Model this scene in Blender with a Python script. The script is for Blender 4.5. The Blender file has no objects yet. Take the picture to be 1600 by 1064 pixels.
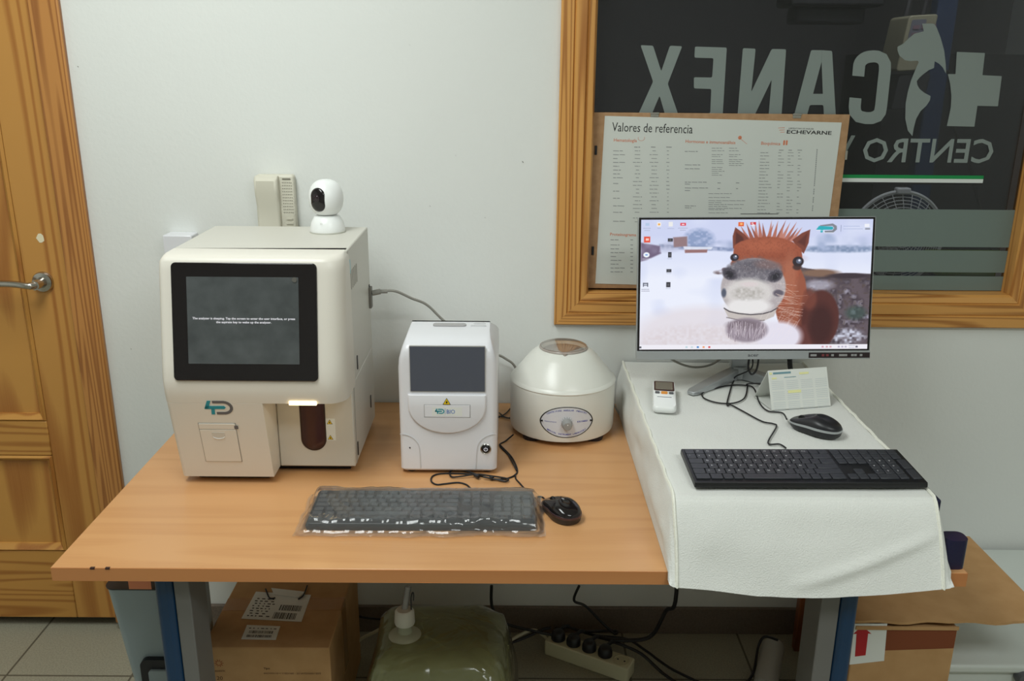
import bpy, math, random
import numpy as np
from mathutils import Vector, Matrix
random.seed(7); rng = np.random.RandomState(3)
C = bpy.context.scene.collection
SC = bpy.context.scene
V = Vector
# ------------------------------------------------------------------ camera
F = 1386.3; PITCH, ROLL, YAW = .2995, .0087, .004
CAM = V((0, 0, 1.5475)); YW = 2.19; ZT = .70
_f = V((math.sin(YAW)*math.cos(PITCH), math.cos(YAW)*math.cos(PITCH), -math.sin(PITCH)))
_r = V((math.cos(YAW), -math.sin(YAW), 0)); _u = _r.cross(_f)
_R = math.cos(ROLL)*_r + math.sin(ROLL)*_u; _U = -math.sin(ROLL)*_r + math.cos(ROLL)*_u
cd = bpy.data.cameras.new('camera'); cam = bpy.data.objects.new('camera', cd); C.objects.link(cam)
cd.sensor_width = 36; cd.lens = F/1600*36; cd.clip_start = .02
cam.matrix_world = Matrix(((_R.x, _U.x, -_f.x, CAM.x), (_R.y, _U.y, -_f.y, CAM.y), (_R.z, _U.z, -_f.z, CAM.z), (0, 0, 0, 1)))
SC.camera = cam
# ------------------------------------------------------------------ light
SC.view_settings.view_transform = 'Standard'; SC.view_settings.look = 'None'
SC.view_settings.exposure = 0; SC.view_settings.gamma = 1
w = bpy.data.worlds.new('world'); SC.world = w; w.use_nodes = True
w.node_tree.nodes['Background'].inputs[0].default_value = (.8, .85, .8, 1)
w.node_tree.nodes['Background'].inputs[1].default_value = .05
def area(name, loc, sx, sy, power, col=(1, 1, .97), rot=(0, 0, 0)):
    l = bpy.data.lights.new(name, 'AREA'); l.shape = 'RECTANGLE'; l.size = sx; l.size_y = sy; l.energy = power; l.color = col
    o = bpy.data.objects.new(name, l); C.objects.link(o); o.location = loc; o.rotation_euler = rot
    return o
area('ceiling_light', (-.75, .95, 2.66), .6, 1.2, 32, (.95, 1, .985))
area('ceiling_light', (1.05, -.3, 2.66), 1.2, .6, 28, (.95, 1, .985))
area('far_room_fill', (1.25, 2.7, 2.64), .6, .4, 12.0, (.95, .97, 1))  # added lamp, lifts the fan and monitor in the unlit far room

# ------------------------------------------------------------------ pixel -> point on a real plane
def ray(px, py): return _f + _R*((px-800)/F) - _U*((py-532)/F)
def AY(px, py, y=YW): d = ray(px, py); return CAM + d*(y/d.y)
def AZ(px, py, z=ZT): d = ray(px, py); return CAM + d*((z-CAM.z)/d.z)
class Fr:
    """a flat frame: origin, u axis, v axis (up), normal towards the viewer"""
    def __init__(s, o, u, v): s.o = V(o); s.u = V(u).normalized(); s.v = V(v).normalized(); s.n = s.u.cross(s.v).normalized()
    def P(s, u, v, w=0): return s.o + s.u*u + s.v*v + s.n*w
    def px(s, x, y): d = ray(x, y); t = (s.o-CAM).dot(s.n)/d.dot(s.n); q = CAM+d*t-s.o; return (q.dot(s.u), q.dot(s.v))
# ------------------------------------------------------------------ materials
def lin(c): c = c/255; return c/12.92 if c <= .04045 else ((c+.055)/1.055)**2.4
def rgb(t): return (lin(t[0]), lin(t[1]), lin(t[2]), 1)
MATS = {}
def new(name):
    m = bpy.data.materials.new(name); m.use_nodes = True; nt = m.node_tree; b = nt.nodes['Principled BSDF']; MATS[name] = m
    return m, nt, b
def mat(name, col, rough=.5, metal=0, bump=0, bscale=200, vary=0, vscale=8, spec=.5, **kw):
    m, nt, b = new(name); b.inputs['Base Color'].default_value = rgb(col); b.inputs['Roughness'].default_value = rough
    b.inputs['Metallic'].default_value = metal; b.inputs['Specular IOR Level'].default_value = spec
    for k, v in kw.items(): b.inputs[k.replace('_', ' ')].default_value = v
    tc = nt.nodes.new('ShaderNodeTexCoord')
    if vary:
        n = nt.nodes.new('ShaderNodeTexNoise'); n.inputs['Scale'].default_value = vscale; n.inputs['Detail'].default_value = 4
        nt.links.new(tc.outputs['Object'], n.inputs['Vector'])
        r = nt.nodes.new('ShaderNodeValToRGB'); r.color_ramp.elements[0].position = .3; r.color_ramp.elements[1].position = .7
        r.color_ramp.elements[0].color = rgb([max(0, c-vary) for c in col]); r.color_ramp.elements[1].color = rgb([min(255, c+vary) for c in col])
        nt.links.new(n.outputs['Fac'], r.inputs[0]); nt.links.new(r.outputs[0], b.inputs['Base Color'])
    if bump:
        n = nt.nodes.new('ShaderNodeTexNoise'); n.inputs['Scale'].default_value = bscale; n.inputs['Detail'].default_value = 3
        nt.links.new(tc.outputs['Object'], n.inputs['Vector'])
        p = nt.nodes.new('ShaderNodeBump'); p.inputs['Strength'].default_value = bump; p.inputs['Distance'].default_value = .002
        nt.links.new(n.outputs['Fac'], p.inputs['Height']); nt.links.new(p.outputs[0], b.inputs['Normal'])
    return m
def emis(name, col, s=1, base=(5, 5, 5)):
    m, nt, b = new(name); b.inputs['Base Color'].default_value = rgb(base); b.inputs['Emission Color'].default_value = rgb(col)
    b.inputs['Emission Strength'].default_value = s; b.inputs['Roughness'].default_value = .3
    return m
def wood(name, light, dark, axis, rings=9, across=5, along=.6, contrast=(.15, .6), rough=.4, fine=.25, offset=0):
    m, nt, b = new(name); N = nt.nodes.new; L = nt.links.new
    tc = N('ShaderNodeTexCoord'); mp = N('ShaderNodeMapping'); L(tc.outputs['Object'], mp.inputs['Vector'])
    sc = [across]*3; sc[axis] = along; mp.inputs['Scale'].default_value = sc; mp.inputs['Location'].default_value = (offset, offset*.7, offset*1.3)
    n = N('ShaderNodeTexNoise'); n.inputs['Scale'].default_value = 1; n.inputs['Detail'].default_value = 1.5; n.inputs['Roughness'].default_value = .4
    L(mp.outputs[0], n.inputs['Vector'])
    mu = N('ShaderNodeMath'); mu.operation = 'MULTIPLY'; mu.inputs[1].default_value = rings*6.283; L(n.outputs['Fac'], mu.inputs[0])
    sn = N('ShaderNodeMath'); sn.operation = 'SINE'; L(mu.outputs[0], sn.inputs[0])
    ma = N('ShaderNodeMapRange'); ma.inputs[1].default_value = -1; ma.inputs[2].default_value = 1; L(sn.outputs[0], ma.inputs[0])
    n2 = N('ShaderNodeTexNoise'); mp2 = N('ShaderNodeMapping'); L(tc.outputs['Object'], mp2.inputs['Vector'])
    s2 = [220]*3; s2[axis] = 6; mp2.inputs['Scale'].default_value = s2; L(mp2.outputs[0], n2.inputs['Vector']); n2.inputs['Scale'].default_value = 1
    ad = N('ShaderNodeMath'); ad.operation = 'MULTIPLY_ADD'; L(n2.outputs['Fac'], ad.inputs[0]); ad.inputs[1].default_value = fine; L(ma.outputs[0], ad.inputs[2])
    r = N('ShaderNodeValToRGB'); r.color_ramp.elements[0].position = contrast[0]; r.color_ramp.elements[1].position = contrast[1]+fine*.5
    r.color_ramp.elements[0].color = rgb(dark); r.color_ramp.elements[1].color = rgb(light)
    L(ad.outputs[0], r.inputs[0]); L(r.outputs[0], b.inputs['Base Color'])
    b.inputs['Roughness'].default_value = rough
    return m
def clearish(name, tint, opacity, gloss, rough=.05, body=None, bump=0, bscale=12):
    """thin clear sheet: transparent, some body colour, glossy skin"""
    m = bpy.data.materials.new(name); m.use_nodes = True; nt = m.node_tree; nt.nodes.clear(); N = nt.nodes.new; L = nt.links.new
    out = N('ShaderNodeOutputMaterial'); tr = N('ShaderNodeBsdfTransparent'); tr.inputs[0].default_value = rgb(tint)
    gl = N('ShaderNodeBsdfGlossy'); gl.inputs['Roughness'].default_value = rough; df = N('ShaderNodeBsdfDiffuse'); df.inputs[0].default_value = rgb(body or (230, 230, 230))
    a = N('ShaderNodeMixShader'); a.inputs[0].default_value = opacity; L(tr.outputs[0], a.inputs[1]); L(df.outputs[0], a.inputs[2])
    fr = N('ShaderNodeFresnel'); fr.inputs[0].default_value = 1.45; mm = N('ShaderNodeMath'); mm.operation = 'MULTIPLY'; mm.inputs[1].default_value = gloss; mm.use_clamp = True
    L(fr.outputs[0], mm.inputs[0]); c = N('ShaderNodeMixShader'); L(mm.outputs[0], c.inputs[0]); L(a.outputs[0], c.inputs[1]); L(gl.outputs[0], c.inputs[2]); L(c.outputs[0], out.inputs[0])
    if bump:
        tc = N('ShaderNodeTexCoord'); n = N('ShaderNodeTexNoise'); n.inputs['Scale'].default_value = bscale; n.inputs['Distortion'].default_value = 1.5; L(tc.outputs['Object'], n.inputs['Vector'])
        bp = N('ShaderNodeBump'); bp.inputs['Strength'].default_value = bump; bp.inputs['Distance'].default_value = .02; L(n.outputs['Fac'], bp.inputs['Height']); L(bp.outputs[0], gl.inputs['Normal']); L(bp.outputs[0], df.inputs['Normal'])
    MATS[name] = m; return m

wall_m = mat('wall_paint', (226, 228, 224), .75, bump=.25, bscale=90, vary=2, vscale=1.5)
pine_v = wood('pine_upright', (194, 140, 70), (158, 98, 40), 2, rings=13, across=4.5, along=.5, contrast=(.0, .55))
pine_v2 = wood('pine_upright_casing', (190, 132, 70), (144, 88, 42), 2, rings=16, across=16, along=.35, contrast=(0, .6), offset=3.3)
pine_h = wood('pine_level', (194, 140, 68), (156, 98, 40), 0, rings=12, across=9, along=.5, contrast=(0, .55), offset=1.7)
frame_v = wood('window_pine_upright', (214, 156, 84), (160, 100, 44), 2, rings=12, across=18, along=.5, contrast=(0, .55), offset=5.1)
frame_h = wood('window_pine_level', (212, 154, 82), (156, 98, 42), 0, rings=12, across=18, along=.6, contrast=(0, .55), offset=2.1)
table_m = wood('beech_laminate', (207, 156, 106), (197, 144, 95), 0, rings=6, across=9, along=.8, contrast=(0, 1), rough=.3, fine=.8)
tedge_m = wood('beech_edge', (196, 132, 80), (186, 120, 70), 0, rings=4, across=9, along=.4, contrast=(0, 1), rough=.35, fine=.4)
cream = mat('cream_plastic', (222, 217, 206), .38, bump=.05, bscale=900)
cream2 = mat('cream_sheet_metal', (206, 203, 193), .4, bump=.08, bscale=700)
white_p = mat('white_plastic', (226, 226, 230), .3)
white_c = mat('centrifuge_white', (226, 226, 218), .3)
white_b = mat('bright_white_plastic', (238, 240, 238), .28)
beige_p = mat('aged_beige_plastic', (214, 210, 194), .45)
black_g = mat('black_gloss', (26, 22, 23), .12)
black_p = mat('black_plastic', (30, 30, 34), .38)
key_m = mat('black_key', (50, 52, 58), .42)
key2_m = mat('dark_grey_key', (84, 88, 90), .4)
cable_m = mat('black_cable', (22, 21, 24), .5)
gcable_m = mat('grey_cable', (150, 148, 140), .5)
wcable_m = mat('cream_cable', (200, 196, 172), .5)
dark_lcd = mat('grey_lcd', (76, 80, 81), .18, vary=9, vscale=22)  # mottle imitates reflections, put into the screen colour
lcd2 = mat('slate_lcd', (82, 86, 98), .2)
seam_m = mat('seam_grey', (150, 146, 138), .6)
brown_b = mat('dark_brown_bay', (62, 32, 32), .3)
teal = mat('teal_print', (0, 140, 155), .4); grey_pr = mat('grey_print', (92, 94, 98), .4); blue_pr = mat('blue_print', (60, 110, 190), .4)
navy_pr = mat('violet_blue_print', (90, 95, 175), .5)
black_pr = mat('black_print', (28, 28, 30), .5); white_pr = emis('screen_white_text', (235, 235, 240), .9)
orange_pr = mat('orange_print', (214, 130, 96), .6); red_pr = mat('red_print', (176, 20, 30), .5); text_pr = mat('pale_grey_print', (150, 153, 153), .6)
yellow = mat('warning_yellow', (236, 200, 30), .4); paper = mat('white_paper', (226, 228, 222), .6); paper2 = mat('poster_paper', (212, 216, 210), .6)
chrome = mat('brushed_steel', (190, 186, 178), .22, metal=1); silver = mat('silver_plastic', (178, 182, 184), .32, metal=.5)
cloth = mat('nonwoven_cloth', (224, 225, 220), .9, bump=.6, bscale=420, vary=3, vscale=5, spec=.1)
cloth_seam = mat('cloth_piping', (236, 236, 224), .9, bump=.8, bscale=350, spec=.1)
hard = mat('hardboard', (176, 138, 100), .7, bump=.3, bscale=500, vary=8, vscale=60)
cardb = mat('cardboard', (186, 146, 100), .8, vary=6, vscale=20, spec=.2); cardb2 = mat('cardboard_printed', (128, 72, 46), .8, spec=.2)
tape = mat('brown_tape', (176, 128, 76), .2)
blue_s = mat('blue_steel', (14, 54, 88), .3); grey_s = mat('grey_steel', (112, 111, 108), .45)
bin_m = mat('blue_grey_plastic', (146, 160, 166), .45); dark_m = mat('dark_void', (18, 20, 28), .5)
white_e = mat('white_enamel', (206, 212, 206), .3); navy_p = mat('navy_plastic', (22, 22, 58), .25)
knob_m = mat('grey_knob', (150, 150, 148), .3); clear_lid = clearish('clear_lid', (240, 236, 230), .22, .5, .08, (225, 210, 198))
glass_m = clearish('window_glass', (200, 202, 204), .012, 1.0, .02)
film_m = clearish('frosted_film', (190, 200, 194), .82, .4, .35, (128, 142, 136))
film_l = clearish('frosted_letter', (190, 200, 194), .9, .5, .35, (142, 152, 148))
green_m = mat('green_vinyl', (0, 140, 70), .5); wvinyl = mat('white_vinyl', (220, 226, 222), .5)
bag_m = clearish('thin_plastic_bag', (250, 251, 252), .06, 1.4, .10, (240, 240, 240))
liquid = clearish('yellow_green_jerrycan', (216, 216, 176), .42, 1.6, .2, (168, 170, 122), bump=.7, bscale=9)
cap_m = mat('milky_cap', (214, 212, 200), .35); tube_m = clearish('clear_tube', (220, 220, 215), .3, 1.5, .1)
bwall = mat('far_room_grey', (102, 98, 102), .6, vary=6, vscale=1.2); ddark = mat('far_room_dark', (50, 48, 52), .6); dblue = mat('far_blue_pole', (40, 60, 96), .4)  # room greys kept dark in colour to stand for missing light
dbeige = mat('far_beige_plastic', (176, 170, 140), .5); plywood = wood('reddish_board', (150, 92, 58), (112, 62, 36), 2, rings=8)
orange_l = mat('orange_button', (230, 150, 60), .4); lcd3 = mat('olive_lcd', (122, 118, 108), .2); peach = mat('peach_paper', (226, 140, 100), .6)
yl_hi = mat('yellow_highlight', (238, 236, 170), .6)
def tiles(name, col, dark, size, joint):
    m, nt, b = new(name); N = nt.nodes.new; L = nt.links.new
    tc = N('ShaderNodeTexCoord'); br = N('ShaderNodeTexBrick'); br.offset = 0; L(tc.outputs['Object'], br.inputs['Vector'])
    br.inputs['Scale'].default_value = 1; br.inputs['Brick Width'].default_value = size; br.inputs['Row Height'].default_value = size; br.inputs['Mortar Size'].default_value = joint
    br.inputs['Color1'].default_value = rgb(col); br.inputs['Color2'].default_value = rgb([c-4 for c in col]); br.inputs['Mortar'].default_value = rgb(dark)
    n = N('ShaderNodeTexNoise'); n.inputs['Scale'].default_value = 240; L(tc.outputs['Object'], n.inputs['Vector'])
    mx = N('ShaderNodeMix'); mx.data_type = 'RGBA'; mx.blend_type = 'MULTIPLY'; mx.inputs[0].default_value = .35; L(br.outputs[0], mx.inputs[6])
    r = N('ShaderNodeValToRGB'); r.color_ramp.elements[0].position = .38; r.color_ramp.elements[0].color = (.45, .45, .45, 1); r.color_ramp.elements[1].position = .6; L(n.outputs[0], r.inputs[0]); L(r.outputs[0], mx.inputs[7])
    L(mx.outputs[2], b.inputs['Base Color']); b.inputs['Roughness'].default_value = .45
    return m
floor_m = tiles('terrazzo_tile', (162, 159, 140), (98, 93, 80), .33, .003)
base_m = mat('terrazzo_skirting', (112, 99, 88), .4, vary=8, vscale=260)

# ------------------------------------------------------------------ mesh builder
class MB:
    def __init__(s): s.v = []; s.f = []; s.m = []; s.mi = 0
    def quad(s, *p): n = len(s.v); s.v += [V(q) for q in p]; s.f.append(tuple(range(n, n+len(p)))); s.m.append(s.mi); return s
    def box(s, x0, x1, y0, y1, z0, z1, M=None):
        n = len(s.v); c = [V((x, y, z)) for z in (z0, z1) for y in (y0, y1) for x in (x0, x1)]
        if M is not None: c = [M @ q for q in c]
        s.v += c
        for f in ((0, 2, 3, 1), (4, 5, 7, 6), (0, 1, 5, 4), (2, 6, 7, 3), (0, 4, 6, 2), (1, 3, 7, 5)): s.f.append(tuple(n+i for i in f)); s.m.append(s.mi)
        return s
    def loft(s, rings, closed=True, cap=True):
        n = len(s.v); k = len(rings[0])
        for r in rings: s.v += [V(q) for q in r]
        for i in range(len(rings)-1):
            for j in range(k if closed else k-1):
                a = n+i*k+j; b = n+i*k+(j+1) % k
                s.f.append((a, b, b+k, a+k)); s.m.append(s.mi)
        if cap and closed:
            s.f.append(tuple(range(n+k-1, n-1, -1))); s.m.append(s.mi)
            e = n+(len(rings)-1)*k; s.f.append(tuple(range(e, e+k))); s.m.append(s.mi)
        return s
    def prism(s, fr, pts, w0, w1):
        ar = sum(pts[i][0]*pts[(i+1) % len(pts)][1]-pts[(i+1) % len(pts)][0]*pts[i][1] for i in range(len(pts)))
        if ar < 0: pts = pts[::-1]
        return s.loft([[fr.P(u, v, w0) for u, v in pts], [fr.P(u, v, w1) for u, v in pts]])
    def lathe(s, c, prof, n=48, axis=None, cap=True):
        c = V(c); M = Matrix.Identity(3) if axis is None else V((0, 0, 1)).rotation_difference(V(axis)).to_matrix()
        s.loft([[c + M @ V((r*math.cos(2*math.pi*i/n), r*math.sin(2*math.pi*i/n), z)) for i in range(n)] for r, z in prof], cap=cap)
        return s
    def tube(s, pts, r, n=8, smooth=True, cap=True, flat=1):
        pts = [V(p) for p in pts]
        if smooth and len(pts) > 2:
            o = []
            for i in range(len(pts)-1):
                p0 = pts[max(i-1, 0)]; p1 = pts[i]; p2 = pts[i+1]; p3 = pts[min(i+2, len(pts)-1)]
                for k in range(7):
                    t = k/7; o.append(.5*((2*p1)+(p2-p0)*t+(2*p0-5*p1+4*p2-p3)*t*t+(3*p1-p0-3*p2+p3)*t**3))
            o.append(pts[-1]); pts = o
        rings = []; a = None
        for i, p in enumerate(pts):
            d = (pts[min(i+1, len(pts)-1)]-pts[max(i-1, 0)])
            if d.length < 1e-9: d = V((1, 0, 0))
            d.normalize()
            if a is None: a = d.cross(V((0, 0, 1))); a = a if a.length > .1 else d.cross(V((1, 0, 0)))
            a = (a - d*a.dot(d)).normalized(); b = d.cross(a); rr = r[i] if isinstance(r, list) else r
            rings.append([p + a*rr*math.cos(2*math.pi*j/n) + b*rr*flat*math.sin(2*math.pi*j/n) for j in range(n)])
        return s.loft(rings, cap=cap)
    def text(s, body, fr, u, v, width=None, h=.01, w=.0006, ext=.0001, align='LEFT', bold=0, mirror=False, rot=0, shear=0):
        cu = bpy.data.curves.new('t', 'FONT'); cu.body = body; cu.size = 1; cu.resolution_u = 2; cu.offset = bold; cu.extrude = 0
        o = bpy.data.objects.new('t', cu); C.objects.link(o); dg = bpy.context.evaluated_depsgraph_get(); dg.update()
        me = bpy.data.meshes.new_from_object(o.evaluated_get(dg)); bpy.data.objects.remove(o); bpy.data.curves.remove(cu)
        if not me.vertices: return s
        xs = [q.co.x for q in me.vertices]; x0, x1 = min(xs), max(xs); k = h/.70
        kx = k if width is None else width/(x1-x0)
        off = 0 if align == 'LEFT' else -(x1-x0)*kx/(2 if align == 'CENTER' else 1)
        n = len(s.v); ca, sa = math.cos(rot), math.sin(rot)
        for q in me.vertices:
            a = (q.co.x-x0)*kx+off; b = q.co.y*k; a += b*shear; a = -a if mirror else a
            s.v.append(fr.P(u+a*ca-b*sa, v+a*sa+b*ca, w))
        for p in me.polygons:
            ids = tuple(n+i for i in p.vertices); s.f.append(ids[::-1] if mirror else ids); s.m.append(s.mi)
        bpy.data.meshes.remove(me); return s
WO = {}
def wloc(o): return WO.get(o.name, V((0, 0, 0)))
def part(name, b, mats, parent=None, bevel=0, seg=2, angle=40, origin=None, **props):
    me = bpy.data.meshes.new(name); off = wloc(parent) if parent else V((0, 0, 0))
    loc = V((0, 0, 0))
    if parent is None:
        xs = [q.x for q in b.v]; ys = [q.y for q in b.v]; zs = [q.z for q in b.v]
        loc = V(((min(xs)+max(xs))/2, (min(ys)+max(ys))/2, min(zs))) if origin is None else V(origin)
        if props.get('kind') == 'structure': loc = V((0, 0, 0))
        off = loc
    me.from_pydata([tuple(q-off) for q in b.v], [], b.f); me.validate()
    mats = mats if isinstance(mats, (list, tuple)) else [mats]
    for m in mats: me.materials.append(m)
    if len(mats) > 1 and len(me.polygons) == len(b.m): me.polygons.foreach_set('material_index', b.m)
    me.polygons.foreach_set('use_smooth', [True]*len(me.polygons)); me.set_sharp_from_angle(angle=math.radians(angle)); me.update()
    o = bpy.data.objects.new(name, me); C.objects.link(o); o.location = loc
    if parent: o.parent = parent
    WO[o.name] = off
    if bevel:
        md = o.modifiers.new('bevel', 'BEVEL'); md.width = bevel; md.segments = seg; md.limit_method = 'ANGLE'; md.angle_limit = math.radians(30); md.harden_normals = False
    for k, v in props.items(): o[k] = v
    return o
def thing(name, label, cat, loc, group=None):
    o = bpy.data.objects.new(name, None); C.objects.link(o); o.location = loc; o.empty_display_size = .05; o['label'] = label; o['category'] = cat
    if group: o['group'] = group
    WO[o.name] = V(loc); return o
def tag(o, label, cat, group=None):
    o['label'] = label; o['category'] = cat
    if group: o['group'] = group
    return o
def rrect(x0, x1, y0, y1, r, n=6):
    """rounded rectangle; r one radius or four (bl, br, tr, tl)"""
    if not isinstance(r, (list, tuple)): r = [r]*4
    o = []
    for (cx, cy, a0, q) in ((x0+r[0], y0+r[0], 180, r[0]), (x1-r[1], y0+r[1], 270, r[1]), (x1-r[2], y1-r[2], 0, r[2]), (x0+r[3], y1-r[3], 90, r[3])):
        for i in range(n+1): a = math.radians(a0+90*i/n); o.append((cx+q*math.cos(a), cy+q*math.sin(a)))
    return o
def circ(cx, cy, r, n=32, ry=None): return [(cx+r*math.cos(2*math.pi*i/n), cy+(ry or r)*math.sin(2*math.pi*i/n)) for i in range(n)]
def ribbon(pts, wd):
    """outline of a stroke of width wd along a 2-D polyline"""
    L, Rr = [], []
    for i, p in enumerate(pts):
        a = pts[max(i-1, 0)]; b = pts[min(i+1, len(pts)-1)]; dx, dy = b[0]-a[0], b[1]-a[1]; l = math.hypot(dx, dy) or 1
        nx, ny = -dy/l*wd/2, dx/l*wd/2
        if 0 < i < len(pts)-1:
            d1 = (p[0]-a[0], p[1]-a[1]); l1 = math.hypot(*d1) or 1; c = abs((d1[0]*dx+d1[1]*dy)/(l1*l)); c = max(c, .6); nx /= c; ny /= c
        L.append((p[0]+nx, p[1]+ny)); Rr.append((p[0]-nx, p[1]-ny))
    return L, Rr
def strip(b, fr, pts, wd, w0, w1):
    L, Rr = ribbon(pts, wd)
    for i in range(len(pts)-1): b.prism(fr, [L[i], L[i+1], Rr[i+1], Rr[i]], w0, w1)
    return b
def arc(cx, cy, r, a0, a1, n=10, ry=None): return [(cx+r*math.cos(math.radians(a0+(a1-a0)*i/n)), cy+(ry or r)*math.sin(math.radians(a0+(a1-a0)*i/n))) for i in range(n+1)]
def logo4d(b, fr, u0, u1, v0, v1, w0=.0004, w1=.0012, teal_i=0, grey_i=1):
    """a teal 4 running into a grey D with a teal bar inside"""
    W, H = u1-u0, v1-v0; U = lambda a: u0+a*W; Vv = lambda c: v0+c*H
    b.mi = teal_i
    b.prism(fr, [(U(.14), Vv(1)), (U(.27), Vv(1)), (U(.14), Vv(.42)), (U(0), Vv(.42))], w0, w1)
    b.prism(fr, [(U(.02), Vv(.42)), (U(.05), Vv(.62)), (U(.72), Vv(.62)), (U(.78), Vv(.52)), (U(.72), Vv(.40)), (U(.02), Vv(.40))], w0, w1)
    b.prism(fr, [(U(.22), Vv(0)), (U(.35), Vv(0)), (U(.37), Vv(.45)), (U(.25), Vv(.45))], w0, w1)
    b.mi = grey_i; H2 = H*.5; t = .18*H
    pts = [(U(.32), v1-t/2), (U(.68), v1-t/2)] + arc(U(.70), v0+H2, (H-t)/2*1.15, 85, -85, 10, (H-t)/2) + [(U(.42), v0+t/2)]
    strip(b, fr, pts, t, w0, w1); b.mi = 0
    return b
def triangle(b, fr, cx, v, s, mi_y=0, mi_k=1):
    b.mi = mi_k; b.prism(fr, [(cx-s, v), (cx+s, v), (cx, v+1.75*s)], .0003, .0007)
    b.mi = mi_y; k = .8; b.prism(fr, [(cx-s*k, v+s*.13), (cx+s*k, v+s*.13), (cx, v+1.55*s)], .0007, .001)
    b.mi = mi_k; b.prism(fr, circ(cx, v+.6*s, s*.24, 10), .001, .0013); b.prism(fr, [(cx-s*.1, v+.6*s), (cx+s*.1, v+.6*s), (cx, v+1.2*s)], .001, .0013); b.mi = 0
S = dict(kind='structure')

# ------------------------------------------------------------------ room
part('floor', MB().box(-2.3, 2.6, -2.6, 4.9, -.05, 0), floor_m, **S)
part('ceiling', MB().box(-2.3, 2.6, -2.6, 4.9, 2.7, 2.75), mat('ceiling_paint', (225, 228, 224), .8), **S)
WX0, WX1, WZ0, WZ1 = .185, 1.285, .995, 2.02     # window opening
DX0, DX1, DZ = -1.94, -1.11, 2.05
b = MB()
for x0, x1, z0, z1 in ((-2.3, DX0, 0, 2.7), (DX0, DX1, DZ, 2.7), (DX1, WX0, 0, 2.7), (WX0, WX1, 0, WZ0), (WX0, WX1, WZ1, 2.7), (WX1, 2.6, 0, 2.7)):
    b.box(x0, x1, YW, YW+.10, z0, z1)
part('wall_back', b, wall_m, **S)
part('wall_left', MB().box(-2.35, -2.3, -2.6, 4.9, 0, 2.7), wall_m, **S)
part('wall_right', MB().box(2.6, 2.65, -2.6, 4.9, 0, 2.7), wall_m, **S)
part('wall_front', MB().box(-2.3, 2.6, -2.65, -2.6, 0, 2.7), wall_m, **S)
part('baseboard_back', MB().box(-1.03, 2.6, YW-.012, YW, 0, .083), base_m, bevel=.002, **S)
# door: casing, leaf with rails and panels
part('trim_1', MB().box(-1.111, -1.040, YW-.016, YW, .026, 2.05).box(-2.0, -1.94, YW-.016, YW, 0, 2.05), pine_v2, bevel=.004, seg=3, **S)
part('trim_2', MB().box(-1.111, -1.104, YW-.003, YW+.05, .028, 2.05), pine_v2, **S)
yd = YW+.004; dx1 = -1.1145; st = -1.228
b = MB().box(st, dx1, yd, yd+.036, .03, 2.03).box(-1.93, -1.80, yd, yd+.036, .03, 2.03)
door = part('door_1', b, pine_v, bevel=.003, **S)
rails = [(.03, .245), (.535, .635), (1.93, 2.03)]
b = MB()
for z0, z1 in rails: b.box(-1.80, st-.0003, yd, yd+.036, z0, z1)
part('door_rail', b, pine_h, door, bevel=.003)
b = MB()
for z0, z1 in ((.245, .535), (.635, 1.93)):
    f = Fr((0, yd, 0), (1, 0, 0), (0, 0, 1))
    b.box(-1.80, st, yd+.014, yd+.03, z0, z1)
    r0 = [(-1.8, z0), (st, z0), (st, z1), (-1.8, z1)]; i1 = .012; i2 = .03
    def ins(d): return [(-1.8+d, z0+d), (st-d, z0+d), (st-d, z1-d), (-1.8+d, z1-d)]
    b.loft([[f.P(u, v, -.002) for u, v in ins(.0004)], [f.P(u, v, .004) for u, v in ins(.006)], [f.P(u, v, -.008) for u, v in ins(.018)], [f.P(u, v, -.014) for u, v in ins(.02)]], cap=False)
part('door_panel', b, wood('pine_panel', (196, 142, 70), (158, 98, 42), 2, rings=11, across=5, along=.6, contrast=(0, .55), offset=7.7), door)
h = AY(68, 440, yd); hy = yd
b = MB().lathe((h.x, hy, h.z), [(.0, 0), (.0265, 0), (.0265, .005), (.024, .009), (.014, .011), (.012, .02), (.0115, .045), (0, .046)], 40, (0, -1, 0))
hd = part('door_handle', b, chrome, door)
b = MB().tube([(h.x, hy-.04, h.z), (h.x-.012, hy-.052, h.z+.001), (h.x-.04, hy-.053, h.z+.005), (h.x-.08, hy-.052, h.z+.006), (h.x-.125, hy-.05, h.z+.002)], [.0095]*7+[.0085]*7+[.0085]*7+[.009]*7+[.009], 14)
part('lever', b, chrome, hd)
f = Fr((0, yd, 0), (1, 0, 0), (0, 0, 1)); c = f.px(63, 372)
part('paint_chip', MB().prism(f, [(c[0]+.009*math.cos(a*.63)*(1+.25*math.sin(a*3)), c[1]+.012*math.sin(a*.63)) for a in range(10)], .0001, .0006), mat('bare_filler', (232, 222, 190), .8), door)
# wall flecks
f = Fr((0, YW, 0), (1, 0, 0), (0, 0, 1)); b = MB()
for x, y, s in ((817, 253, .0022), (758, 340, .001), (672, 322, .0012), (712, 243, .0009), (205, 545, .0012), (122, 104, .0015), (640, 70, .0008)):
    c = f.px(x, y); b.prism(f, [(c[0]-s, c[1]+s), (c[0]+s*.2, c[1]+s*.3), (c[0]+s, c[1]-s), (c[0]-s*.3, c[1]-s*.4)], .0001, .0008)
part('trim_3', b, mat('scuff', (90, 86, 80), .8), **S)

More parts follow.
